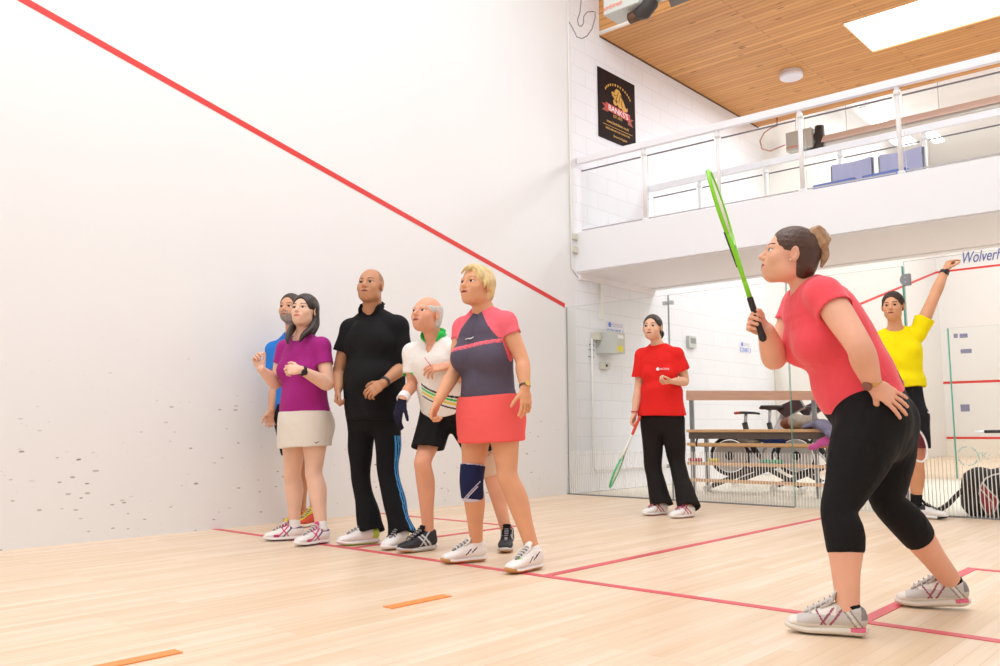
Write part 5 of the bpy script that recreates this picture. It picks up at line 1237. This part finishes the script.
# ================================================================== 7  woman in leggings, nearest
def woman_main():
    q = dict(w=dict(hip=(.190, .138), waist=(.165, .146), chest=(.168, .142), bust=.096, bustz=.73, belly=.105, bellyz=.34, butt=.090, buttz=.05), ra=1.24, rl=1.19, rt=1.33, rsh=.064)
    g = onz(880, 622); p = Person(g, 'woman in coral top and black cropped leggings raising a green racket'); J = p.J
    foot(q, 'L', onz(864, 634, 0), 112); foot(q, 'R', onz(971, 610.5), 112)
    q['heelL'] = onz(868, 637.5); q['anL'] = q['heelL']+q['ftL']*.062+UP*.10; q['anR'] = q['heelR']+q['ftR']*.062+UP*.11
    q['hipL'] = J(870, 428, -.10); q['hipR'] = J(884, 430, .10); q['knL'] = J(839, 510, -.16); q['knR'] = J(888, 502, .08); pair(q, 'sh', J(815, 299, .0), .160, 88, 0); q['shL'] = J(826, 295, -.15)
    q['bend'] = facing(96+180)*.015
    q['elL'] = J(859, 346, -.30); q['wrL'] = J(872.5, 384, -.22); q['elR'] = J(775, 358, .12); q['wrR'] = J(764, 336, -.06)
    q['neck'] = J(807, 283, .0); headset(q, J(790, 256.5, -.02), 98, 14, 0, 1.03)
    S = skinset('pink', '#E8AE92', '#B9555A', '#4A3024')
    ax = nrm(J(709, 171, 0)-J(763, 338, 0)); fd = nrm(-HR*.85-HF*.28+UP*.35); pd = nrm(-HF*.9+HR*.3-UP*.05)
    G0 = J(755.5, 320, -.06); q['wrR'] = G0-fd*.070-pd*.030+ax*-.01
    hands = (('R', dict(d=fd, palm=pd, per=[(62, 80, 45), (66, 82, 45), (70, 84, 45), (72, 84, 45)], s=.96, spread=1, thumb_in=50, tcurl=30)),
             ('L', dict(d=HR*.80-UP*.60-HF*.05, palm=HF*.9-HR*.3, per=[(2, 12, 8), (4, 12, 8), (4, 14, 8), (2, 14, 8)], s=.98, spread=8, tcurl=5, thumb_in=50)))
    body(p, q, S, head_paint(q['head'], q['hB'], q['hs'], 1, 2), hands=hands, jaw=1.12, neck_r=.052, h=.005, fine_head=.0022)
    P = lambda x, y, z: q['head']+(q['hB'][0]*x+q['hB'][1]*y+q['hB'][2]*z)*q['hs']
    eyes(P, q['hB'], q['hs'], p.e, q['hB'][1]+UP*.1, mat('iris_blue', '#5B6E80', .2))
    F, P = cap_hair(q, .006, .078, -.072, temple=.060)
    F.disp = lambda X, Y, Z: .0005*np.sin(200*((X-P(0, 0, 0)[0])*q['hB'][2][0]+(Y-P(0, 0, 0)[1])*q['hB'][2][1]+(Z-P(0, 0, 0)[2])*q['hB'][2][2])+5*np.sin(30*Z))
    grow('hair', F, .003, mat('hair_brown', '#4A2E1F', .42, bump=.5, bscale=90, noise=.2, nscale=30), p.e)
    F = Field(); bc = P(.012, -.086, .090); r1 = .036
    B3 = q['hB']
    for k in range(10):
        a0 = 2*PI*k/10; pts = [bc+(B3[1]*math.cos(a0+t*2.2)+B3[2]*math.sin(a0+t*2.2))*(r1*(1-.12*t))+B3[0]*(.026*math.cos(t*1.6+k)) for t in (0, .6, 1.2)]
        F.add(Chain(pts, [.014, .016, .012], None, 3), .005)
    F.add(Ell(bc, (.040, .038, .038), B3), .01)
    F.add(Chain([P(.012, -.100, .08), P(.022, -.122, .03), P(.03, -.118, -.02)], [.018, .018, .006], None, 4), .01)
    grow('hair_bun', F, .003, mat('hair_light_brown', '#A98360', .45, bump=.8, bscale=90, noise=.3, nscale=50), p.e)
    b = MB(); e_ = P(.083, .008, -.030); b.tube([e_-B3[0]*.003, e_+B3[0]*.004], .0035, 8).build('earring', mat('pearl', '#EFE6D8', .3), p.e)
    hemn = nrm(onz(836, 410, 0)*0+J(911, 384, 0)-J(836, 410, 0)); N, f, at, up = torso_nodes(q)
    hp = J(874, 398, 0); side = nrm(np.cross(hemn, HF)); hn = side if side@UP < 0 else -side
    F = Field()
    def ex(F, f, at, up):
        F.sub(Half(hp, hn, hp, 1.2), .004)
    ts, f, at, up = top(p, q, 't_shirt', [cloth('coral_pink_jersey', '#F0505C', sheen=.2), mat('seam_pink', '#F88A90', .7)], .008, (.30, .40), (.012, .016), -.35, neck=.068, amp=.0038, seed=1.9, h=.0045, extra=ex, nb_drop=.025)
    lg = cloth('black_lycra', '#0D0C0E', rough=.75)
    F = Field(); f, at, up = torso(F, q, .005, 0, 4)
    for S_, (t, uv) in zip('LR', ((0, 0), (0, 0))):
        hj, kn, an, ff = leg_pts(q, S_); F.add(leg_chain(q, S_, .004), .035)
        cp = kn+(an-kn)*.45; d = nrm(an-kn); F.sub(Half(cp, d, cp+d*.2, .28), .003)
    w_ = at(.34); F.sub(Half(w_, up, w_, .8), .004); grow('leggings', F, .004, lg, p.e, relax=6)
    # watch
    rg = mat('rose_gold', '#C99A5E', .3, .7)
    band(p, 'wristwatch', q['wrL']+nrm(q['elL']-q['wrL'])*.018, q['wrL']-q['elL'], .0315, .022, rg, -HF-HR*1.2, mat('watch_dial', '#8A5A50', .3, .3), thick=.004)
    for S_ in 'LR': socks(p, q, cloth('black_sock', '#17161A'), S_, .028, .042)
    sg, wt, mv, pk, dk = mat('shoe_silver_mesh', '#C9C3BE', .55), mat('shoe_offwhite', '#E9E2D8', .5), mat('shoe_mauve', '#9A4A66', .5), mat('shoe_pink2', '#E56A86', .5), mat('shoe_grey', '#8A8686', .5)
    def pu(r):
        y, z = r[:, 1], r[:, 2]; mi = np.zeros(len(r), int); sd = np.abs(r[:, 0]) > .014
        mi[(z < .030) | (y > .232)] = 1; mi[(y > .10) & (z > .055) & (np.abs(r[:, 0]) > .010)] = 1
        for y0 in (.105, .135): mi[sd & (np.abs((y-y0)*1.0+(z-.045)) < .0045) & (z > .028) & (z < .074)] = 2
        mi[sd & (np.abs((y-.150)*1.2-(z-.045)) < .0045) & (z > .028) & (z < .066)] = 2
        for y0, w_ in ((.040, .003), (.062, .003)): mi[sd & (np.abs((y-y0)*1.1-(z-.055)) < w_)] = 4
        mi[sd & (np.abs((y-.05)*1.1-(z-.055)) < .003)] = 1; mi[(y < .018) & (z > .045)] = 4
        return mi
    sp = lambda r: np.where((r[:, 2] < .005), 1, np.where((r[:, 1] < .055) & (np.abs(r[:, 2]-.021) < .006) & (r[:, 1] > .005), 2, 0))
    for S_ in 'LR': shoe(p, q['heel'+S_], q['ft'+S_], .292, [sg, wt, mv, pk, dk], [mat('sole_offwhite', '#E6DDD0', .6), mat('outsole_grey', '#6A6058', .7), pk], mat('lace_grey', '#D9D2CC', .7), pu, solepaint=sp, throat=sg, tongue_m=sg, tab=mat('tongue_pink', '#F0718E', .6), pitch=0 if S_ == 'L' else 4, w=1.06, hgt=1.35, collar=.078)
    tp = J(709.5, 171, -.06); bt = J(763.5, 338, -.06)
    gg = G0+0*ax; off_ = G0-bt; off_ = off_-ax*(off_@ax)
    racket('green squash racket raised upright by the woman in coral top', bt+off_*.3, tp-bt, HF*.92+HR*.42, float(np.linalg.norm(tp-bt)), (mat('racket_lime', '#86D61E', .35), mat('grip_black', '#26201F', .7), mat('strings_pale', '#E9E6DA', .5), mat('racket_lime', '#86D61E', .35)), grip=.165, decal=M_dark)

# ================================================================== 8  man in the yellow shirt
def man_yellow():
    q = dict(w=dict(hip=(.165, .12), waist=(.155, .118), chest=(.185, .125), pec=.065), rsh=.058, rl=1.05, ra=1.14)
    g = onz(911, 519); p = Person(g, 'man in yellow T-shirt pointing at the wall behind the glass'); J = p.J
    foot(q, 'L', onz(909, 518), -60); foot(q, 'R', onz(886, 519), 20)
    pair(q, 'hip', J(903, 418), .09, 35); q['knL'] = J(917, 466, -.04); q['knR'] = J(889, 466, .03); pair(q, 'sh', J(897, 339, 0), .180, 32, 0.012)
    q['shL'] = J(918, 334, -.05); q['elL'] = J(933.5, 298, -.06); q['wrL'] = J(945, 271, -.02); q['elR'] = J(870, 366, .05); q['wrR'] = J(890, 378, -.16)
    q['neck'] = J(895, 327, .0); headset(q, J(893, 306.5, -.04), 36, 0, 0, 1.04)
    S = skinset('olive', '#DDA27C', '#B46A5A', '#2A201C')
    hands = (('L', dict(d=UP*.75+HR*.35, palm=HR*.9+HF*.1-UP*.1, per=[(55, 8, 5), (75, 85, 40), (80, 85, 40), (80, 85, 40)], s=1.05, thumb_in=50)), ('R', dict(d=HR*.5-UP*.6-HF*.3, palm=HR*.5+UP*.3-HF*.4, per=[(60, 75, 50)]*4)))
    body(p, q, S, head_paint(q['head'], q['hB'], q['hs'], 1, 2, None, 1., True), hands=hands, jaw=1.05, neck_r=.056, fine_head=.003)
    P = lambda x, y, z: q['head']+(q['hB'][0]*x+q['hB'][1]*y+q['hB'][2]*z)*q['hs']
    eyes(P, q['hB'], q['hs'], p.e, q['hB'][1])
    F, P = cap_hair(q, .008, .076, -.015, temple=.064, nape=.03); F.disp = lambda X, Y, Z: .002*np.sin(110*X+3*np.sin(60*Y))*np.sin(110*Y+2*np.sin(70*Z))
    grow('hair', F, .004, mat('hair_short_brown', '#3A2820', .7, bump=.6, bscale=120), p.e)
    top(p, q, 't_shirt', cloth('yellow_jersey', '#F7E400'), .012, (.42, .62), (.016, .030), .37, neck=.066, amp=.005, seed=3.3, nb_drop=.02, hemflare=.030)
    so = bottoms(p, q, 'shorts', cloth('black_shorts_cloth', '#1E1D22'), ([(0, .108), (.4, .106), (.75, .102)], .62), .010, .44, amp=.003, seed=1)
    b = MB(); c = J(928.5, 412, -.13); b.tube([c-HR*.02+UP*.006, c-UP*.006, c+HR*.03+UP*.012], [.002, .006, .002], 6).build('swoosh_mark', M_white, so)
    for S_ in 'LR': socks(p, q, cloth('black_sock', '#17161A'), S_, .12, .045)
    U = [M_whites, mat('shoe_black', '#26252A', .6)]; pu = lambda r: np.where((r[:, 2] > .052) & (r[:, 1] < .12), 1, 0); sp = lambda r: np.where((r[:, 1] > .20) & (r[:, 2] < .02), 1, 0)
    for S_ in 'LR': shoe(p, q['heel'+S_], q['ft'+S_], .30, U, U, M_black, pu, solepaint=sp)
    band(p, 'wristwatch', q['wrL']+nrm(q['elL']-q['wrL'])*.018, q['wrL']-q['elL'], .033, .026, M_dark, -HF, M_dark)
    tp = J(920, 455.5, -.24); bt = J(897, 379, -.16)
    racket('white rimmed racket with red strings hanging beside the yellow shirt man', bt, tp-bt, HR*.95+HF*.3, .675, (mat('racket_rim', '#F2EEEE', .4), mat('grip_black', '#26201F', .7), mat('strings_red', '#B5404A', .5), mat('racket_maroon', '#8A1E2A', .4)), hw=.095, hl=.145)

for fn in (woman_magenta, man_blue, man_black, man_white, woman_blonde, woman_red, woman_main, man_yellow): fn()
# ================================================================== LOBBY BEHIND THE GLASS
M_bw = mat('bench_wood', '#D3A48C', .5, noise=.1, nscale=6, stretch=(1, 8, 8)); M_bwl = mat('bench_wood_light', '#D8A878', .5, noise=.08, nscale=6, stretch=(1, 8, 8))
YB = 5.5
bx0, bx1 = float(ony(690, 400, YB)[0])-.03, 3.32
bench = empty('slatted_bench', ((bx0+bx1)/2, YB, 0), label='long wooden slatted bench with high top rail behind the glass wall', cat='bench')
zz = [float(ony(u_, v_, YB)[2]) for u_, v_ in ((688, 390.4), (688, 400.3), (850, 391), (850, 400))]; xr = float(ony(850, 395, YB)[0]); k_ = (bx1-bx0)/(xr-bx0)
MB().prism([(bx0-.02, YB, zz[1]), (bx0-.02, YB, zz[0]), (bx1, YB, zz[0]+(zz[2]-zz[0])*k_), (bx1, YB, zz[1]+(zz[3]-zz[1])*k_)], (0, .03, 0)).build('backrest_rail', M_bw, bench)
MB().box((bx0-.02, YB-.02, .690), (bx1, YB+.42, .722), bev=.003).build('seat', M_bwl, bench)
MB().box((bx0, YB+.0, .615), (bx1, YB+.03, .690)).build('seat_rail', mat('bench_dark', '#5E4F48', .6), bench)
for k, z in enumerate((.535, .315, .125)): MB().box((bx0-.02, YB-.02, z), (bx1, YB+.02, z+.035), bev=.003).build('slat', M_bwl, bench)
for x in (bx0, float(ony(811, 420, YB)[0]), bx1-.05):
    MB().box((x, YB+.03, 0), (x+.04, YB+.07, 1.10)).build('post', M_grey, bench)
    MB().box((x, YB+.36, 0), (x+.04, YB+.40, .69)).build('post', M_grey, bench)
for u in (697, 0):
    if u: a = ony(u, 436, YB); MB().tube([(a[0], YB, .615), (a[0], YB-.02, .57), (a[0], YB-.01, .53)], .012, 8).build('hook', M_dark, bench)

def bike(u, v, w, label):
    """indoor cycle with a rear flywheel, seen from the side; (u, v) = saddle in the photo"""
    s = ondepth(u, v, w); f = nrm(A(.96, .28, 0)); sd = np.cross(UP, f); g = A(s[0], s[1], 0); e = empty('exercise_bike', g, label=label, cat='exercise bike', group='exercise bikes behind the bench')
    P = lambda a, z, b=0.: g+f*a+UP*z+sd*b
    fm = mat('bike_frame', '#3A3836', .45, .3); wm = mat('flywheel_silver', '#C2C2C4', .35, .6); rub = mat('bike_black', '#211F22', .5)
    b = MB()
    ring = [P(-.20+.215*math.cos(t), .41+.215*math.sin(t)) for t in np.linspace(0, 2*PI, 33)]
    b.tube(ring, .022, 8, 1, False); b.tube([P(-.20, .41, -.02), P(-.20, .41, .02)], .185, 28, 0); b.tube([P(-.20, .41, -.045), P(-.20, .41, .045)], .05, 14, 1).build('flywheel', [wm, rub], e)
    b = MB().tube([P(-.20, .41, .05), P(.0, .60, .04), P(.16, .34, .04)], .03, 10).tube([P(.16, .34), P(.02, .60), P(-.02, .80)], .034, 10).tube([P(-.42, .06), P(.16, .30), P(.60, .06)], .030, 10)
    b.build('frame', fm, e)
    MB().tube([P(-.02, .75), P(.0, s[2]-.01)], .020, 10).build('seat_post', wm, e)
    MB().tube([P(.16, .34), P(.30, .62), P(.47, .96)], .048, 10).build('front_post', mat('post_silver', '#DAD8DE', .4, .3), e)
    F = Field(); F.add(Chain([P(-.12, s[2]), P(-.04, s[2]+.005), P(.08, s[2]), P(.15, s[2]-.01)], [(.075, .018), (.060, .017), (.028, .015), (.020, .014)], sd, 4), .01)
    sad = grow('saddle', F, .008, [rub, mat('saddle_red', '#B03B3B', .5)], e, lambda Ct: np.where((Ct-s)@f < -.06, 1, 0))
    b = MB().tube([P(.46, .92), P(.48, 1.02)], .028, 10).tube([P(.20, .97, -.2), P(.38, .97, -.22), P(.48, .97, 0), P(.38, .97, .22), P(.20, .97, .2)], .024, 8); b.build('handlebar', rub, e)
    b = MB(); b.prism([P(.34, .96, -.12), P(.60, 1.08, -.12), P(.66, .97, -.12), P(.46, .85, -.12)], sd*.24); b.build('console', mat('console_dark', '#3A2A30', .4), e)
    for a in (-.45, .60): MB().tube([P(a, .045, -.27), P(a, .045, .27)], .028, 12).build('foot_bar', mat('bike_white', '#DCDAD6', .4), e)
    for sg in (-1, 1):
        c = MB().tube([P(.16, .34, sg*.06), P(.16+sg*.12, .34-sg*.12, sg*.07)], .014, 8).build('crank', wm, e)
        MB().tube([P(.16+sg*.12, .34-sg*.12, sg*.07), P(.16+sg*.12, .34-sg*.12, sg*.17)], .028, 8).build('pedal', rub, c)
bike(746, 413, 10.1, 'dark exercise bike nearest the red shirt woman, behind the bench')
bike(770, 408, 11.0, 'second dark exercise bike behind the bench, beside the glass door edge')
bike(812, 408, 10.1, 'dark exercise bike behind the bench, beside the legs of the woman in coral')

# belongings on and under the bench
a = ony(800, 428, YB+.2); zs = .725
F = Field(); F.add(Ell((a[0]-.02, YB+.2, zs+.075), (.15, .12, .085)), .02).add(Ell((a[0]+.12, YB+.2, zs+.07), (.10, .10, .075)), .03).add(Ell((a[0]-.14, YB+.18, zs+.06), (.06, .08, .06)), .02); F.disp = folds(.006, 1, 30)
F.sub(Half((a[0], YB+.2, zs), -UP, (a[0], YB+.2, zs-.2), .6), .003)
o = grow('holdall', F, .007, [mat('bag_taupe', '#A39486', .8, noise=.12, nscale=20), mat('bag_brown', '#7A4A38', .7)], None, lambda Ct: np.where(Ct[:, 0] < a[0]-.085, 1, 0)); tag(recentre(o), 'small taupe and brown soft bag lying on the bench seat behind the glass door', 'bag')
a = ony(822, 440, YB-.03)
F = Field(); F.add(Chain([(a[0]-.20, YB+.1, .76), (a[0]-.05, YB+.05, .78), (a[0]+.05, YB-.02, .735), (a[0]+.16, YB-.065, .62), (a[0]+.22, YB-.065, .50)], [(.09, .03), (.12, .035), (.12, .035), (.11, .028), (.09, .02)], (0, 1, .2), 4), .01); F.disp = folds(.008, 2, 26)
o = grow('jacket', F, .007, mat('jacket_grey_violet', '#6F6880', .85, noise=.15, nscale=14)); tag(recentre(o), 'grey violet jacket draped over the bench edge beside the woman in coral', 'jacket')
a = ony(818, 455, YB-.06)
F = Field(); F.add(Chain([(a[0]-.08, YB-.06, .53), (a[0]+.0, YB-.08, .55), (a[0]+.10, YB-.07, .60), (a[0]+.3, YB-.07, .62)], [(.03, .03), (.035, .025), (.05, .03), (.04, .03)], (0, 0, 1), 4), .01); F.disp = folds(.006, 4, 30)
o = grow('pink_garment', F, .006, mat('garment_pink', '#D25AA0', .85)); tag(recentre(o), 'bright pink garment hanging below the jacket on the bench', 'clothing')
for (u0, u1, c, n) in ((690, 702, '#C9423C', 'red'), (709, 719, '#E6CF3A', 'yellow'), (762, 783, '#3FA876', 'green')):
    p0 = ony(u0, 462, YB+.06); p1 = ony(u1, 462, YB+.06)
    o = MB().tube([(p0[0], YB+.045, .372), (p1[0], YB+.045, .372)], .022, 12).build('exercise_stick', mat('stick_'+n, c, .5)); tag(recentre(o), 'short %s rod lying along the middle slat of the bench' % n, 'rod', 'coloured rods on the bench slat')
a = ony(752, 432, YB+.3)
for (u0, c, n) in ((748, '#D9D6D2', 'white'), (772, '#3D5FB5', 'blue')):
    p0 = ony(u0, 455, YB+.15)
    F = Field(); F.add(Ell((p0[0], YB+.16, .61), (.12, .09, .06)), .02).add(Ell((p0[0]+.08, YB+.14, .59), (.08, .08, .05)), .02); F.disp = folds(.006, u0, 30)
    F.sub(Half((p0[0], YB, .56), -UP, (p0[0], YB, .3), .6), .003)
    o = grow('folded_clothing', F, .008, mat('cloth_'+n, c, .85)); tag(recentre(o), 'small heap of %s clothing on the shelf under the bench seat' % n, 'clothing', 'clothing under the bench seat')
MB().box((bx0, YB+.02, .525), (bx1, YB+.36, .55)).build('shelf', M_bwl, bench)

# black racket bag standing behind the glass on the right
l = ony(961.5, 519, 4.62); X0 = float(l[0]); ZT = float(ony(990, 466, 4.62)[2])
bag = empty('kit_bag', (X0+.42, 4.68, 0), label='large black racket bag with a red flame shape, standing behind the glass', cat='bag')
F = Field(); F.add(Chain([(X0+.11, 4.68, .12), (X0+.13, 4.68, .26), (X0+.24, 4.68, ZT-.20), (X0+.45, 4.68, ZT-.16), (X0+.75, 4.68, ZT-.20)], [(.11, .13), (.13, .14), (.17, .15), (.17, .15), (.17, .15)], (0, 0, 1), 4), .02)
F.add(Chain([(X0+.10, 4.68, .10), (X0+.8, 4.68, .10)], [(.11, .15), (.11, .15)], (0, 0, 1), 2), .02).add(Chain([(X0+.22, 4.68, .2), (X0+.8, 4.68, .2)], [(.16, .15), (.16, .15)], (0, 0, 1), 2), .02)
F.sub(Half((X0, 4.68, .003), -UP, (X0+.4, 4.68, -.5), 1.1), .003); F.disp = folds(.004, 3, 18)
def inpoly(x, z, poly):
    c = np.zeros(len(x), bool); n = len(poly)
    for i in range(n):
        x0, z0 = poly[i]; x1, z1 = poly[(i+1) % n]; m = ((z0 > z) != (z1 > z)) & (x < (x1-x0)*(z-z0)/(z1-z0+1e-9)+x0); c ^= m
    return c
def nearpoly(x, z, poly, r, closed=True):
    m = np.zeros(len(x), bool); n = len(poly)
    for i in range(n if closed else n-1):
        p0 = np.array(poly[i]); p1 = np.array(poly[(i+1) % n]); d = p1-p0; t = np.clip(((x-p0[0])*d[0]+(z-p0[1])*d[1])/(d@d), 0, 1); m |= np.hypot(x-p0[0]-t*d[0], z-p0[1]-t*d[1]) < r
    return m
def uvz(u, v): a = ony(920+u/8.325, 460+v/8.325, 4.54); return (float(a[0]), float(a[2]))
flame = [uvz(*q_) for q_ in ((520, 190), (545, 215), (590, 265), (640, 315), (655, 345), (640, 400), (612, 440), (600, 495), (555, 497), (545, 440), (505, 350), (497, 270), (505, 220))]
line1 = [uvz(*q_) for q_ in ((500, 235), (550, 290), (605, 355), (605, 430), (575, 497))]; line2 = [uvz(*q_) for q_ in ((515, 195), (540, 155), (600, 125), (665, 112))]
def pbag(Ct):
    x, z = Ct[:, 0], Ct[:, 2]; fr = Ct[:, 1] < 4.66; m = np.where(fr & inpoly(x, z, flame), 1, 0)
    m[fr & nearpoly(x, z, flame, .006)] = 2; m[fr & nearpoly(x, z, line1, .006, False)] = 2; m[fr & nearpoly(x, z, line2, .006, False)] = 2; return m
grow('bag_body', F, .005, [mat('bag_black', '#2B2627', .7, noise=.25, nscale=25), mat('flame_red', '#A8343C', .6), mat('piping_white', '#D9D2CC', .6)], bag, pbag)
F = Field(); F.add(Chain([(X0+.16, 4.62, .30), (X0+.02, 4.58, .20), (X0-.09, 4.56, .08), (X0-.20, 4.56, .02), (X0-.32, 4.57, .013)], [(.022, .008)]*5, (.3, 0, 1), 5), .004)
grow('strap', F, .005, mat('strap_dark', '#3A3434', .7), bag)
# ================================================================== LIGHT
wd = bpy.data.worlds.new('World'); C.world = wd; wd.use_nodes = True
wd.node_tree.nodes['Background'].inputs[0].default_value = (1, 1, 1, 1); wd.node_tree.nodes['Background'].inputs[1].default_value = 1.0
def area(name, loc, size, power, rot=(0, 0, 0), col=(1, 1, 1), sy=None):
    l = bpy.data.lights.new(name, 'AREA'); l.shape = 'RECTANGLE'; l.size = size; l.size_y = sy or size; l.energy = power; l.color = col
    o = bpy.data.objects.new(name, l); COL.objects.link(o); o.location = loc; o.rotation_euler = rot; return o
LP = .425
area('court_light_front', (3.2, -3.6, H-.15), 4.6, 330*LP, col=(.925, .965, 1), sy=2.2)
area('court_light_middle', (3.2, -.6, H-.15), 4.6, 330*LP, col=(.925, .965, 1), sy=2.2)
area('court_light_rear', (3.2, 2.6, H-.15), 4.6, 260*LP, col=(.925, .965, 1), sy=2.2)
area('gallery_daylight', (3.88, 7.5, 5.70), 2.9, 170*LP, col=(.86, .93, 1), sy=1.05)
area('lobby_light', (3.2, 8.2, 5.6), 5, 230*LP, col=(.82, .91, 1), sy=1.6)
area('beyond_light', (3.2, 14.8, H-.2), 5, 700*LP, col=(1, .97, .93), sy=7)
area('under_balcony_light', (3.2, 5.4, 2.55), 4, 26*LP, col=(.925, .965, 1), sy=.5)
C.view_settings.view_transform = 'Standard'; C.view_settings.look = 'None'; C.view_settings.gamma = 1; C.view_settings.use_curve_mapping = False
C.view_settings.exposure = 0.0
C.cycles.max_bounces = 8; C.cycles.diffuse_bounces = 5; C.cycles.glossy_bounces = 3; C.cycles.transparent_max_bounces = 16; C.cycles.transmission_bounces = 4
C.cycles.use_denoising = True; C.cycles.sample_clamp_indirect = 6
